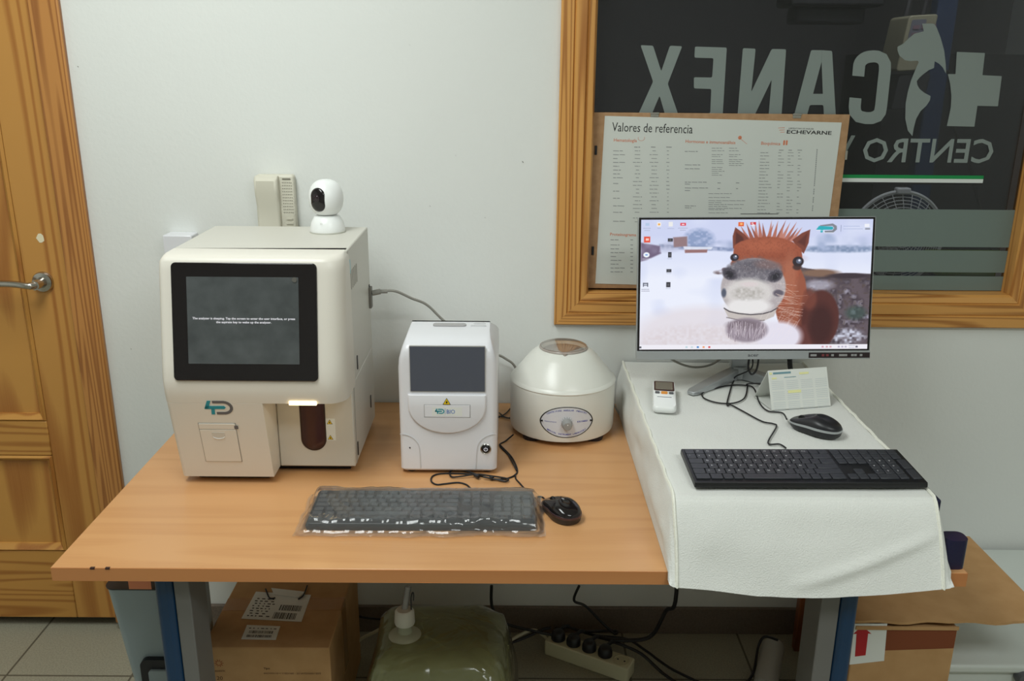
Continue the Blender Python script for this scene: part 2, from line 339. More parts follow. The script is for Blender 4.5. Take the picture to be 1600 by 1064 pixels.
# ------------------------------------------------------------------ window
ix0, iz0, ix1 = .201, 1.012, 1.272; ox0, oz0, ox1 = .116, .918, 1.357; iz1, oz1 = 2.0, 2.09
yf = YW-.016
def framebar(vertical, side):
    b = MB(); prof = [(0, YW), (0, yf+.003), (.003, yf), (.030, yf), (.033, yf+.004), (.036, yf), (.060, yf), (.0635, yf+.006), (.066, yf+.003), (.080, yf+.006), (.0845, yf+.014), (.0845, YW+.05), (.07, YW+.05), (.07, YW)]
    if vertical:
        a0, a1, sg = (ox0, ox0, 1) if side == 'l' else (ox1, ox1, -1)
        rings = [[V((a0+sg*u, y, oz0+u)) for u, y in prof], [V((a0+sg*u, y, oz1-u)) for u, y in prof]]
        if side == 'r': rings = rings[::-1]
    else:
        z, sg = (oz0, 1) if side == 'b' else (oz1, -1)
        rings = [[V((ox0+u, y, z+sg*u)) for u, y in prof], [V((ox1-u, y, z+sg*u)) for u, y in prof]]
        if side == 'b': rings = rings[::-1]
    b.loft(rings); return b
win = part('window_1', framebar(True, 'l'), frame_v, angle=25, **S)
part('window_frame', framebar(True, 'r'), frame_v, win, angle=25)
part('window_frame', framebar(False, 'b'), frame_h, win, angle=25)
part('window_frame', framebar(False, 't'), frame_h, win, angle=25)
GY = YW+.04
part('window_glass', MB().box(ix0-.01, ix1+.01, GY, GY+.004, iz0-.01, iz1+.01), glass_m, win)
gf = Fr((0, GY, 0), (1, 0, 0), (0, 0, 1))
zz = lambda y: gf.px(1450, y)[1]
b = MB()
for z0, z1 in ((iz0-.008, zz(431)), (zz(425), zz(391)), (zz(385.5), zz(327))): b.box(ix0-.009, ix1+.009, GY-.0012, GY-.0006, z0, z1)
part('frosted_film', b, film_m, win)
# writing on the glass, seen from behind (mirrored)
q8 = lambda p: gf.px(920+p[0]/2.353, p[1]/2.353); q9 = lambda p: gf.px(1180+p[0]/3.8, p[1]/3.8)
w0, w1 = .0007, .0011
b = MB()
P8 = lambda pts: b.prism(gf, [q8(p) for p in pts], w0, w1)
def rnd(pts, r=6, n=3):
    o = []
    for i in range(len(pts)):
        p = V(pts[i]).to_2d(); a = V(pts[i-1]).to_2d(); c = V(pts[(i+1) % len(pts)]).to_2d()
        rr = min(r, (a-p).length*.45, (c-p).length*.45); s0 = p+(a-p).normalized()*rr; s1 = p+(c-p).normalized()*rr
        for k in range(n+1): t = k/n; o.append(tuple((1-t)**2*s0+2*t*(1-t)*p+t*t*s1))
    return o
P8(rnd([(190, 166), (236, 168), (266, 262), (298, 168), (343, 170), (290, 308), (340, 455), (290, 455), (260, 352), (216, 455), (166, 455), (236, 300)]))
P8(rnd([(390, 171), (507, 175), (490, 455), (375, 455), (376, 416), (446, 416), (450, 327), (386, 325), (386, 284), (453, 285), (458, 214), (388, 212)]))
P8(rnd([(566, 177), (613, 179), (597, 338), (672, 180), (725, 181), (706, 455), (658, 455), (672, 292), (594, 455), (544, 455)]))
P8(rnd([(817, 184), (894, 187), (909, 455), (865, 455), (862, 386), (812, 386), (793, 455), (746, 455)])[:4]+[(856, 184.6), (855, 228), (824, 345), (860, 345), (855.4, 228), (856.4, 184.6)]+rnd([(817, 184), (894, 187), (909, 455), (865, 455), (862, 386), (812, 386), (793, 455), (746, 455)])[4:])
cp = [(990, 280), (993, 246)]+[(993+45*(1-math.cos(t*math.pi/14)), 246-38*math.sin(t*math.pi/14)) for t in range(1, 7)]+[(1046, 207), (1060, 208), (1078, 216), (1088, 235), (1088, 260), (1074, 390)]+[(1070, 412), (1060, 426), (1040, 434), (1018, 434), (992, 428), (979, 412), (977, 392), (980, 360)]
L, Rr = ribbon(cp, 44)
for i in range(len(cp)-1): b.prism(gf, [q8(L[i]), q8(L[i+1]), q8(Rr[i+1]), q8(Rr[i])], w0, w1)
dog = [(990, 140), (1048, 140), (1062, 143), (1076, 163), (1100, 225), (1121, 300), (1130, 380), (1132, 437), (1112, 400), (1090, 378), (1065, 364), (1060, 404), (1030, 416), (1000, 438), (975, 460), (958, 482), (962, 505), (975, 528), (1003, 551), (1040, 570), (1036, 596), (1015, 628), (980, 660), (955, 705), (940, 760), (932, 808), (905, 775), (890, 705), (892, 615), (905, 545), (925, 475), (950, 415), (970, 368), (962, 360), (925, 363), (888, 358), (855, 330), (844, 300), (844, 278), (880, 258), (910, 228), (945, 200), (1000, 186)]
b.prism(gf, [q9(p) for p in dog], w0, w1)
b.prism(gf, [q9(p) for p in [(1196, 308), (1363, 315), (1348, 446), (1463, 452), (1440, 631), (1318, 628), (1300, 752), (1137, 748), (1160, 640), (1164, 570), (1157, 500), (1143, 440), (1188, 440)]], w0, w1)
e = gf.px(1549, 254); t = gf.px(1548, 218); l = gf.px(1346, 252)
b.text('CENTRO', gf, e[0], e[1], width=(e[0]-l[0]), h=(t[1]-e[1])*1.02, w=w1, bold=.012, mirror=True, shear=-.0)
l2 = gf.px(1332, 248); b.text('V', gf, l2[0], l2[1], h=(t[1]-e[1])*1.02, w=w1, bold=.012, mirror=True)
part('window_lettering', b, film_l, win, angle=20)
b = MB(); x1 = gf.px(1536, 280)[0]
for mi, ya, yb in ((0, 274.5, 280), (1, 280, 286), (2, 286, 289)):
    b.mi = mi; b.box(.70, x1, GY-.0012, GY-.0006, zz(yb-.8), zz(ya-.8))
part('window_stripe', b, [green_m, wvinyl, black_pr], win)
# far room behind the glass
part('wall_far', MB().box(-2.3, 2.6, 4.9, 4.95, 0, 2.7), bwall, **S)
part('wall_far_side', MB().box(.0, .05, YW+.11, 4.9, 0, 2.7), ddark, **S)
part('wall_far_return', MB().box(1.75, 2.55, 4.3, 4.86, 0, 1.62), ddark, **S)
yk = 3.2; B = lambda x, y, yy=yk: AY(x, y, yy)
mt = thing('patient_monitor', 'beige patient monitor with a handle, on a blue pole behind the glass', 'monitor', B(1430, 120))
p0, p1 = B(1400, 112), B(1466, 24)
bf = Fr((p0.x, yk, p0.z), (1, 0, .06), (.12, 0, 1)); W_, H_ = p1.x-p0.x-.02, p1.z-p0.z
part('housing', MB().prism(bf, rrect(0, W_, 0, H_, .012), -.16, 0), dbeige, mt, bevel=.004)
part('keypad', MB().prism(bf, rrect(.012, W_*.62, H_*.3, H_*.92, .004), 0, .003), mat('grey_membrane', (130, 130, 140), .5), mt)
b = MB()
for i in range(4):
    for j in range(3): b.prism(bf, rrect(.02+j*.028, .042+j*.028, H_*(.36+i*.13), H_*(.43+i*.13), .002), .003, .005)
part('button', b, mat('mauve_button', (150, 120, 130), .5), mt)
part('handle', MB().tube([bf.P(.02, H_-.005, -.08), bf.P(.02, H_+.07, -.08), bf.P(W_-.02, H_+.07, -.08), bf.P(W_-.02, H_-.005, -.08)], .012, 8, smooth=False), ddark, mt)
part('connector_box', MB().prism(bf, rrect(.02, W_+.03, -.13, -.012, .01), -.12, -.01), ddark, mt, bevel=.003)
q = B(1487, 60); tag(part('equipment_pole', MB().box(q.x-.035, q.x+.035, yk+.06, yk+.12, 0, 2.69), dblue, bevel=.006), 'blue square pole seen through the glass beside the monitor', 'pole')
q0 = B(1222, 24, 3.6); tag(part('ceiling_lamp', MB().box(q0.x, q0.x+.35, 3.5, 3.7, q0.z+.03, q0.z+.13).box(q0.x+.04, q0.x+.3, 3.55, 3.68, q0.z-.03, q0.z+.03), ddark, bevel=.01), 'dark lamp head at the very top of the window glass', 'lamp')
tag(part('hanging_cable', MB().tube([B(1480, 110), B(1500, 150), B(1490, 190), B(1512, 250), B(1530, 320), B(1545, 380), B(1570, 440), B(1590, 500)], .0065, 8), cable_m), 'black cable hanging down behind the glass past the cross', 'cable')
fn = thing('fan', 'white round desk fan behind the glass, top of its guard showing', 'fan', B(1402, 440, 3.1))
fc = B(1400, 372, 3.1); R_ = (B(1400, 300, 3.1)-fc).length
b = MB()
for k in range(1, 15):
    r = R_*k/14.5; dd = -.06*math.cos(k/14.5*math.pi/2)
    b.tube([V((fc.x+r*math.cos(a*math.pi/18), fc.y+dd, fc.z+r*math.sin(a*math.pi/18))) for a in range(37)], .0016, 5, smooth=False, cap=False)
for k in range(28):
    a = k*math.pi/14; b.tube([V((fc.x+R_*s*math.cos(a), fc.y-.06*math.cos(s*math.pi/2), fc.z+R_*s*math.sin(a))) for s in (0, .25, .5, .75, 1)], .0012, 5, smooth=False)
part('guard', b, white_b, fn)
part('rim', MB().tube([V((fc.x+R_*math.cos(a*math.pi/20), fc.y, fc.z+R_*math.sin(a*math.pi/20))) for a in range(41)], .006, 8, cap=False), white_b, fn)
part('clip', MB().box(fc.x-.025, fc.x+.025, fc.y-.015, fc.y+.015, fc.z+R_-.008, fc.z+R_+.014), white_b, fn, bevel=.005)
part('motor', MB().lathe((fc.x, fc.y+.12, fc.z), [(0, 0), (.05, 0), (.055, .08), (.03, .12), (0, .12)], 24, (0, -1, 0)), white_b, fn)
part('stand', MB().tube([(fc.x, fc.y+.09, fc.z), (fc.x, fc.y+.09, .03)], .014, 10, smooth=False).lathe((fc.x, fc.y+.09, 0), [(.09, 0), (.09, .015), (.03, .035), (0, .035)], 24), white_b, fn)
q = B(1560, 420, 2.9)
tag(part('plant_tray', MB().box(q.x-.22, q.x+.1, 2.86, 3.0, q.z-.02, q.z+.045), mat('moss_green', (110, 140, 40), .7), bevel=.01), 'green strip behind the lower clear stripes of the window', 'tray')

# ------------------------------------------------------------------ reference chart on a hardboard
bx0, bx1, bz0, bz1 = .190, .821, 1.0075, 1.4435; by = YW+.022
bf = Fr((0, by-.004, 0), (1, 0, 0), (0, 0, 1))
bt = thing('clip_frame', 'white reference values chart clipped on brown hardboard, leaning against the window', 'chart', (bx0+.3, by, bz0))
part('backboard', MB().box(bx0, bx1, by-.004, by, bz0, bz1), hard, bt, bevel=.0008)
tl, tr, bl = bf.px(945, 181), bf.px(1315, 191.5), bf.px(936, 443)
pf = Fr((tl[0], by-.0045, tl[1]), (1, 0, (tr[1]-tl[1])/(tr[0]-tl[0])), (-(tr[1]-tl[1])/(tr[0]-tl[0]), 0, 1))
PW = tr[0]-tl[0]; PH = tl[1]-bl[1]
sheet = part('chart_sheet', MB().prism(pf, [(0, 0), (PW, 0), (PW, -PH), (0, -PH)], 0, .0006), paper2, bt)
def pu(x, y): return pf.px(x, y)
b = MB(); a = pu(956, 205); e = pu(1082, 206); b.text('Valores de referencia', pf, a[0], a[1], width=e[0]-a[0], h=.0215, w=.0008)
a = pu(1229, 208.5); e = pu(1299, 209); b.text('ECHEVARNE', pf, a[0], a[1], width=e[0]-a[0], h=.0085, w=.0008, bold=.02)
a = pu(1232, 201.5); e = pu(1271, 202); b.text('LABORATORIO DE ANÁLISIS', pf, a[0], a[1], width=e[0]-a[0], h=.0035, w=.0008)
for (x0, x1, y, fac) in ((1157, 1216, 334.5, .0014),): a = pu(x0, y); e = pu(x1, y); b.prism(pf, [(a[0], a[1]), (e[0], e[1]), (e[0], e[1]+fac), (a[0], a[1]+fac)], .0006, .0009)
part('heading', b, black_pr, sheet)
b = MB()
for s_, x, y, x2 in (('Hematología', 959, 221, 995), ('Hormonas e inmunoanálisis', 1071, 223, 1149), ('Bioquímica', 1189, 226, 1219), ('Proteinograma', 953, 368, 994)):
    a = pu(x, y); e = pu(x2, y); b.text(s_, pf, a[0], a[1], width=e[0]-a[0], h=.0075, w=.0008, bold=.012)
a = pu(1156, 215); b.prism(pf, circ(a[0], a[1], .0045, 14), .0006, .0009)
for x in (1225, 1229): a = pu(x, 223); b.prism(pf, rrect(a[0]-.0022, a[0]+.0022, a[1]-.006, a[1]+.006, .002, 3), .0006, .0009)
a = pu(1156, 216); e = pu(1167, 225); strip(b, pf, [a, e], .0008, .0006, .0009)
for i in range(3): a = pu(1216+i*1.5, 200+i*3.3); e = pu(1226, 199.5+i*3.3); strip(b, pf, [a, e], .001, .0006, .0009)
a = pu(1002, 216); strip(b, pf, [(a[0]+.008*math.cos(t), a[1]+.006*math.sin(t)) for t in np.linspace(2.6, 6.8, 12)], .0007, .0006, .0009)
part('orange_heading', b, orange_pr, sheet)
b = MB(); R2 = random.Random(5)
def word(x, y, n, h=1.5):
    """a run of tiny unreadable words n photo-pixels long"""
    e = x+n
    while x < e-1:
        l = min(R2.uniform(3, 11), e-x); a = pu(x, y); c = pu(x+l, y+h*.9); b.prism(pf, [(a[0], a[1]), (c[0], a[1]), (c[0], c[1]), (a[0], c[1])], .0006, .0008); x += l+1.3
ys = [235, 241, 247, 253, 259, 265, 271, 277, 286, 298, 309, 321, 331, 345]
for y in ys: word(958, y, R2.uniform(8, 19))
for k, y in enumerate([235, 241, 247, 253, 259, 265, 271, 277, 283, 289, 295, 301, 307, 313, 319, 325, 331, 340, 346]):
    for x, l in ((989, 14), (1015, 14), (1041, 5)):
        l2 = R2.choice((.35, .6, 1))*l; word(x+(l-l2)/2, y, l2, 1.3)
for x in (991, 1017, 1041): word(x, 229, 9, 1.8)
for y in (374, 382, 388, 394, 400, 406, 412, 418, 424): word(954, y, R2.uniform(8, 22)); word(985, y, 4)
for y, l in ((236, 20), (257, 24), (263, 24), (284, 36), (287, 8), (293, 36), (297, 8), (321, 17), (324, 10)): word(1070, y, l)
for y in (231, 235, 241, 244, 249, 252, 255, 261, 264, 267, 270, 273): word(1112, y, R2.uniform(12, 25), 1.2); 
for y in (231, 235, 241, 244, 249, 252, 255, 258): word(1139, y, R2.uniform(12, 24), 1.2)
for y in (285, 294): word(1121, y, 5); word(1150, y, 5)
for y, l in ((302, 36), (308, 33), (313, 57), (316, 20), (319, 55), (322, 30), (325, 54), (327, 25), (332, 30)): word(1107, y, l, 1.2)
for k in range(20):
    y = 238+k*4.95; word(1188-(k*.25), y, R2.uniform(9, 21), 1.3)
    for x, l in ((1216, 9), (1231, 9), (1247, 6)):
        if R2.random() < .8: word(x-k*.15, y, l*R2.choice((.5, 1)), 1.2)
for x in (1217, 1232, 1246): word(x, 234, 7, 1.5)
for k in range(30):
    y = 233+k*3.25
    if k in (18, 22, 26): continue
    a = pu(1276-k*.25, y); b.prism(pf, [(a[0], a[1]), (a[0]+.0022, a[1]), (a[0]+.0022, a[1]-.0038), (a[0], a[1]-.0038)], .0006, .0008)
part('small_print', b, text_pr, sheet)
for x, y in ((1023, 177), (1245, 183)): a = bf.px(x, y); part('clip', MB().box(a[0]-.011, a[0]+.011, by-.0065, by+.002, bz1-.003, bz1+.0012).box(a[0]-.010, a[0]+.010, by-.0055, by-.004, bz1-.010, bz1-.003), chrome, bt, bevel=.0006)
for x, y in ((931, 234), (926, 391), (1322, 242)):
    a = bf.px(x, y); part('clip', MB().box(a[0]-.003, a[0]+.003, by-.0065, by-.004, a[1]-.012, a[1]+.010), black_p if x < 1000 else chrome, bt, bevel=.0008)

# ------------------------------------------------------------------ table
tb = thing('table', 'long beech topped work table with blue and grey steel legs', 'table', (0, 1.78, 0))
TX0, TX1, TY0, TY1 = -.802, .813, 1.374, 2.186
part('tabletop', MB().box(TX0, TX1, TY0, TY1, ZT-.027, ZT), [table_m], tb, bevel=.0012)
part('edge_band', MB().box(TX0, TX1, TY0-.0015, TY0, ZT-.0265, ZT-.0008).box(TX1, TX1+.0012, TY0, TY1, ZT-.0265, ZT-.0008), tedge_m, tb)
b = MB()
for x, y in ((145, 886), (168, 887)): a = AZ(x, y, ZT); b.box(a.x-.004, a.x+.004, TY0-.0022, TY0+.002, ZT-.003, ZT+.0002)
part('chipped_spot', b, mat('dark_chip', (60, 35, 25), .8), tb)
for sg, bx, gx in ((-1, (-.648, -.613), (-.613, -.583)), (1, (.618, .652), (.582, .618))):
    l_ = part('leg', MB().box(bx[0], bx[1], 1.42, 1.50, .04, ZT-.027), blue_s, tb, bevel=.012, seg=4)
    part('leg_panel', MB().box(gx[0]+.0005, gx[1]-.0005, 1.425, 1.505, .05, ZT-.028), grey_s, l_, bevel=.002)
    part('foot', MB().box(min(bx[0], gx[0]), max(bx[1], gx[1]), 1.38, 1.78, 0, .05), grey_s, l_, bevel=.01)

# ------------------------------------------------------------------ haematology analyser
A0 = V((-.505, 1.70, ZT)); an = thing('blood_analyzer', 'large cream blood analyzer with a black framed touchscreen, left end of the table', 'analyzer', A0)
axl, axr = -.687, -.325; zb = .716; zt = 1.19
shell_front = lambda z: 1.704-.050*math.exp(-((z-.945)/.10)**2)*1.0 if z < 1.0 else 1.704-.050*max(0, (1.185-z)/.24)*1.0
def fy(z):
    P_ = [(.70, 1.7085), (.915, 1.6575), (.93, 1.6552), (.953, 1.6550), (1.178, 1.700), (1.183, 1.703), (1.187, 1.709), (1.1895, 1.720), (1.190, 1.75)]
    for (a, ya), (c, yc) in zip(P_, P_[1:]):
        if z <= c: return ya+(yc-ya)*(z-a)/(c-a)
    return P_[-1][1]
def slab(zs, x0, x1, yb, rl, rr, inset=None):
    rings = []
    for z in zs:
        y0 = fy(z); dx = 0 if inset is None else inset(z)
        pts = rrect(x0+dx, x1-dx, y0, yb, [rl, rr, .0005, .0005], 8)
        rings.append([V((x, y, z)) for x, y in pts])
    return rings
ins = lambda z: max(0, (z-1.175))*.5
part('front_cover', MB().loft(slab([.8985, .9, .905, .915, .93, .95, .98, 1.02, 1.06, 1.10, 1.13, 1.16, 1.178, 1.183, 1.187, 1.1895, 1.190], axl, axr, 1.775, .012, .040, ins)), cream, an, bevel=.0, angle=50)
part('lower_cover', MB().loft(slab([zb, .74, .78, .82, .86, .88, .8984], axl+.001, -.4925, 1.773, .010, .001)), cream, an, angle=50, bevel=.0015)
body = part('housing', MB().box(axl+.004, axr-.004, 1.765, 2.045, .90, 1.1892).box(axl+.004, axr-.004, 1.7752, 2.045, zb, .9).box(-.492, axr-.004, 1.757, 1.776, zb, .8984), cream2, an, bevel=.003)
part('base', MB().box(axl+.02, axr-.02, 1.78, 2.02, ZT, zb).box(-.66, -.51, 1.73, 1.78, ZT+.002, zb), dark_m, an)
# bezel on the tilted part of the front
z0, z1 = .953, 1.178
fo = V((0, fy(z0), z0)); bz = Fr(fo, (1, 0, 0), V((0, fy(z1)-fy(z0), z1-z0)))
bL, bT = bz.px(267, 409); bR, bB = bz.px(497.5, 596)
part('screen_bezel', MB().prism(bz, rrect(bL, bR, bB, bT-.001, .009), -.01, .004), black_g, an, bevel=.0015)
sL, sT = bz.px(292, 432); sR, sB = bz.px(469, 569)
scr = part('touchscreen', MB().prism(bz, rrect(sL, sR, sB, sT, .001, 2), .003, .0045), dark_lcd, an)
b = MB(); a = bz.px(302, 498.5); e = bz.px(462, 500)
b.text('The analyzer is sleeping. Tap the screen to enter the user interface, or press', bz, a[0], a[1], width=e[0]-a[0], h=.0042, w=.0048, bold=.02)
a = bz.px(339, 504.5); e = bz.px(425, 505); b.text('the aspirate key to wake up the analyzer.', bz, a[0], a[1], width=e[0]-a[0], h=.0042, w=.0048, bold=.02)
part('screen_text', b, white_pr, scr)
b = MB(); a = bz.px(461, 437); b.prism(bz, circ(a[0], a[1], .005, 16), .0045, .006); part('film_tab', b, mat('dull_grey', (86, 84, 78), .6), scr)
# light bar, sample bay, sticker
q0, q1 = AY(452, 628, 1.662), AY(495, 628, 1.662)
part('light_bar', MB().box(q0.x, q1.x, 1.6570, 1.70, .8965, .9045), emis('warm_light', (255, 226, 170), 4.0), an, bevel=.001)
ff = Fr((0, 1.757, 0), (1, 0, 0), (0, 0, 1))
l, t = ff.px(467, 628); r, _ = ff.px(507, 628); _, bo = ff.px(490, 703.5); rr_ = (r-l)/2
b = MB(); cx = (l+r)/2; n = 16
outl = [(l, .8975)]+[(cx-rr_*math.cos(math.pi*i/n), bo+rr_-rr_*math.sin(math.pi*i/n)) for i in range(n+1)]+[(r, .8975)]
b.prism(ff, outl, 0, .0012); inn = [(cx+(u-cx)*.86, .8975 if v > .89 else bo+rr_+(v-bo-rr_)*.9) for u, v in outl]
bay = part('sample_bay', b, mat('bay_rim', (40, 20, 22), .3), an)
part('bay_cover', MB().loft([[ff.P(u, v, .0012) for u, v in inn], [ff.P(cx+(u-cx)*.7, v if v > .89 else bo+rr_+(v-bo-rr_)*.8, .006) for u, v in inn], [ff.P(cx+(u-cx)*.3, v if v > .89 else bo+rr_+(v-bo-rr_)*.5, .0085) for u, v in inn]]), brown_b, bay, angle=60)
l, t = ff.px(508.5, 654); r, bo = ff.px(525, 688); b = MB(); b.mi = 2; b.prism(ff, [(l, bo), (r, bo), (r, t), (l, t)], 0, .0003)
triangle(b, ff, l+.0085, t-.0125, .006); triangle(b, ff, l+.0085, bo+.002, .006)
part('warning_sticker', b, [yellow, black_pr, paper], an)
# logo and printer door on the lower cover
lf = Fr((0, fy(.84), .84), (1, 0, 0), (0, fy(.90)-fy(.84), .06)); l, t = lf.px(317, 626); r, bo = lf.px(364.5, 647.5)
part('logo', logo4d(MB(), lf, l, r, bo, t, 0, .0008), [teal, grey_pr], an)
pf2 = Fr((0, fy(.76), .76), (1, 0, 0), (0, fy(.84)-fy(.76), .08)); l, t = pf2.px(309, 660.5); r, bo = pf2.px(379, 721)
b = MB(); W_ = .0009
def outline(b, fr, x0, x1, z0, z1, t=.0009, w0=-.002, w1=.0006):
    for a_ in ([(x0, z0), (x1, z0), (x1, z0+t), (x0, z0+t)], [(x0, z1-t), (x1, z1-t), (x1, z1), (x0, z1)], [(x0, z0), (x0+t, z0), (x0+t, z1), (x0, z1)], [(x1-t, z0), (x1, z0), (x1, z1), (x1-t, z1)]): b.prism(fr, a_, w0, w1)
outline(b, pf2, l, r, bo, t)
pd = part('printer_door', b, seam_m, an)
b = MB().prism(pf2, rrect(l+.0012, r-.0012, bo+.0012, t-.0165, .002, 3), -.002, .0018).prism(pf2, rrect(l+.0012, r-.0012, t-.0148, t-.0012, .002, 3), -.002, .0018)
part('door_flap', b, cream, pd, bevel=.0006)
cx = (l+r)/2; b = MB(); b.prism(pf2, [(cx-.013, t-.022), (cx+.013, t-.022), (cx+.013, t-.030)]+arc(cx, t-.030, .013, 0, -180, 10, .006)[1:], .0018, .0024)
part('pull', b, cream2, pd, bevel=.0004)
part('lip', strip(MB(), pf2, arc(cx, t-.031, .0125, -20, -160, 10, .007), .0012, .0018, .0032), white_b, pd)
a = pf2.px(369.5, 667); part('status_sticker', MB().prism(pf2, rrect(a[0]-.004, a[0]+.004, a[1]-.004, a[1]+.004, .001, 2), .0018, .0021), grey_pr, pd)
# side panel details (the side faces right, seen obliquely)
sx = axr-.004; sf = Fr((sx, 0, 0), (0, 1, 0), (0, 0, 1))
b = MB(); b.box(sx, sx+.0006, 1.7765, 1.778, zb, 1.187)
for k in range(5): b.box(sx, sx+.0006, 1.80+k*.017, 1.807+k*.017, 1.10+.006*k*0, 1.14)
part('side_vent', b, mat('vent_shadow', (168, 164, 156), .7), an)
for y, z in ((1.83, .93), (1.79, .745), (1.985, .78), (2.03, 1.04)):
    part('side_latch', MB().prism(sf, rrect(y-.004, y+.004, z-.016, z+.016, .0035, 3), 0, .0015), black_p, an)
part('side_sticker', MB().prism(sf, rrect(1.785, 1.80, 1.135, 1.165, .004, 3), 0, .0008), mat('pale_blue_sticker', (140, 196, 206), .4), an)
part('port', MB().box(sx, sx+.006, 2.02, 2.04, 1.0, 1.05), mat('port_grey', (120, 116, 108), .5), an, bevel=.001)

# white box behind the analyser on the wall, intercom
q0, q1 = AY(265, 362), AY(316, 430)
tag(part('junction_box', MB().box(q0.x, q1.x, YW-.05, YW, q1.z, q0.z), white_p, bevel=.003), 'small white box on the wall behind the left corner of the analyzer', 'box')
ph = thing('intercom', 'beige wall intercom with a speaking grille, behind the analyzer', 'intercom', (-.57, YW, 1.08))
q0, q1, qm = AY(403, 271), AY(462, 271), AY(441, 271); zt_ = q0.z
part('base', MB().box(q0.x, q1.x, YW-.028, YW-.001, 1.085, zt_), beige_p, ph, bevel=.006, seg=3)
hs = part('handset', MB().loft([[V((x, y, z)) for x, y in rrect(q0.x+.001, qm.x-.002, YW-.028-d, YW-.0285, [.008, .008, .001, .001], 4)] for z, d in ((1.087, .012), (1.095, .022), (1.13, .024), (1.17, .014), (1.22, .013), (1.25, .022), (zt_-.012, .024), (zt_-.002, .012))]), beige_p, ph, angle=50)
b = MB(); pf3 = Fr((0, YW-.0285, 0), (1, 0, 0), (0, 0, 1)); u0 = qm.x+.006
for i in range(11):
    for j in range(6): b.prism(pf3, circ(u0+j*.0042, zt_-.018-i*.0072, .0011, 6), 0, .0006)
b.prism(pf3, rrect(u0, u0+.02, zt_-.011, zt_-.008, .001, 2), 0, .0006)
part('grille', b, mat('grille_grey', (120, 116, 104), .6), ph)
b = MB()
for i in range(3): b.prism(pf3, rrect(u0+.004, u0+.02, zt_-.108-i*.011, zt_-.104-i*.011, .0018, 3), 0, .0015)
part('button', b, beige_p, ph)

# camera on the analyser
cc = V((-.408, 1.978, 1.187)); cm = thing('security_camera', 'white pan and tilt security camera with a black face, on the analyzer', 'camera', cc)
part('base', MB().lathe(cc, [(0, .0), (.0375, 0), (.039, .004), (.0385, .012), (.035, .026), (.028, .038), (.021, .041), (0, .041)], 48), white_b, cm, angle=60)
part('foot_ring', MB().lathe(cc, [(.0372, .0), (.0398, .001), (.0398, .005), (.0385, .006)], 48, cap=False), mat('ring_grey', (190, 190, 180), .4), cm)
hc = cc+V((.0, 0, .078)); prof = [(0, -.034)]+[(.0385*math.cos(a)**.8, .0415*math.sin(a)) for a in np.linspace(-1.0, 1.45, 20)]+[(0, .0415)]
part('head', MB().lathe(hc, [(max(0, r), z) for r, z in prof], 48), white_b, cm, angle=70)
fwd = V((-.36, -1, .02)).normalized(); hf = Fr(hc, V((0, 0, 1)).cross(-fwd)*1 if False else fwd.cross(V((0, 0, 1)))*-1, (0, 0, 1))
# face plate: oval patch lying just off the head's surface
def onhead(u, v, k):
    d = hf.u*u + V((0, 0, 1))*v; zz_ = v; rr2 = .0385*max(.05, 1-(zz_/.0415)**2)**.42
    dep = math.sqrt(max(1e-7, rr2**2-u*u)); nrm = -hf.n if (-hf.n).dot(fwd) > 0 else hf.n
    return hc + d + nrm*(dep+k)
outl = rrect(-.017, .017, -.026, .026, .0168, 7)
rings = [[onhead(u*s, v*s, k) for u, v in outl] for s, k in ((1.02, -.003), (1, .0012), (.85, .0016), (.6, .0018), (.3, .002), (.05, .002))]
face = part('face_plate', MB().loft(rings), black_g, cm, angle=60)
nrm = -hf.n if (-hf.n).dot(fwd) > 0 else hf.n
part('lens', MB().lathe(onhead(0, .005, .001), [(0, 0), (.008, 0), (.0085, .0015), (.0075, .002), (.005, .0016), (.0035, .0028), (0, .003)], 24, nrm), mat('lens_glass', (40, 30, 34), .05), face)
mf = Fr(cc+V((-.008, -.0356, .024)), (1, -.2, 0), (0, .28, 1)); part('mark', MB().text('mi', mf, 0, 0, h=.004, w=.0018), mat('faint_grey', (170, 170, 165), .5), cm)

# ------------------------------------------------------------------ small chemistry analyser
bn = thing('chemistry_analyzer', 'compact white analyzer with a dark slate screen and power button', 'analyzer', (-.129, 1.86, ZT))
x0, x1 = -.232, -.0235
def bprof(z):
    P_ = [(.709, 1.757), (.978, 1.758), (.988, 1.763), (.995, 1.773), (1.001, 1.79), (1.005, 1.82), (1.0065, 1.885)]
    for (a, ya), (c, yc) in zip(P_, P_[1:]):
        if z <= c: return ya+(yc-ya)*(z-a)/(c-a)
    return P_[-1][1]
rings = []
for z in (.708, .712, .75, .85, .94, .96, .978, .983, .988, .992, .995, .998, 1.001, 1.003, 1.005, 1.006, 1.0065):
    dx = 0 if z < .945 else .018*((z-.945)/.0615)**1.6; y0 = bprof(z); yb_ = 2.06 if z < .94 else 2.06-.17*(z-.94)/.0665
    bot = .003 if z < .71 else 0
    rings.append([V((x, y, z)) for x, y in rrect(x0+dx+bot, x1-dx-bot, y0+bot, yb_, [.012, .012, .001, .001], 6)])
part('housing', MB().loft(rings), white_p, bn, angle=30)
for x in (-.21, -.045):
    for y in (1.78, 2.03): part('foot', MB().lathe((x, y, ZT), [(0, 0), (.01, 0), (.01, .009), (0, .009)], 16), black_p, bn)
bf = Fr((0, 1.757, 0), (1, 0, 0), (0, 0, 1))
l, t = bf.px(640, 541); r, bo = bf.px(757.5, 611.5)
part('screen_surround', MB().prism(bf, rrect(l-.0015, r+.0015, bo-.0015, t+.0015, .002, 2), -.003, .0012), mat('surround_grey', (176, 174, 170), .4), bn)
part('screen', MB().prism(bf, rrect(l, r, bo, t, .0008, 2), .001, .0018), lcd2, bn)
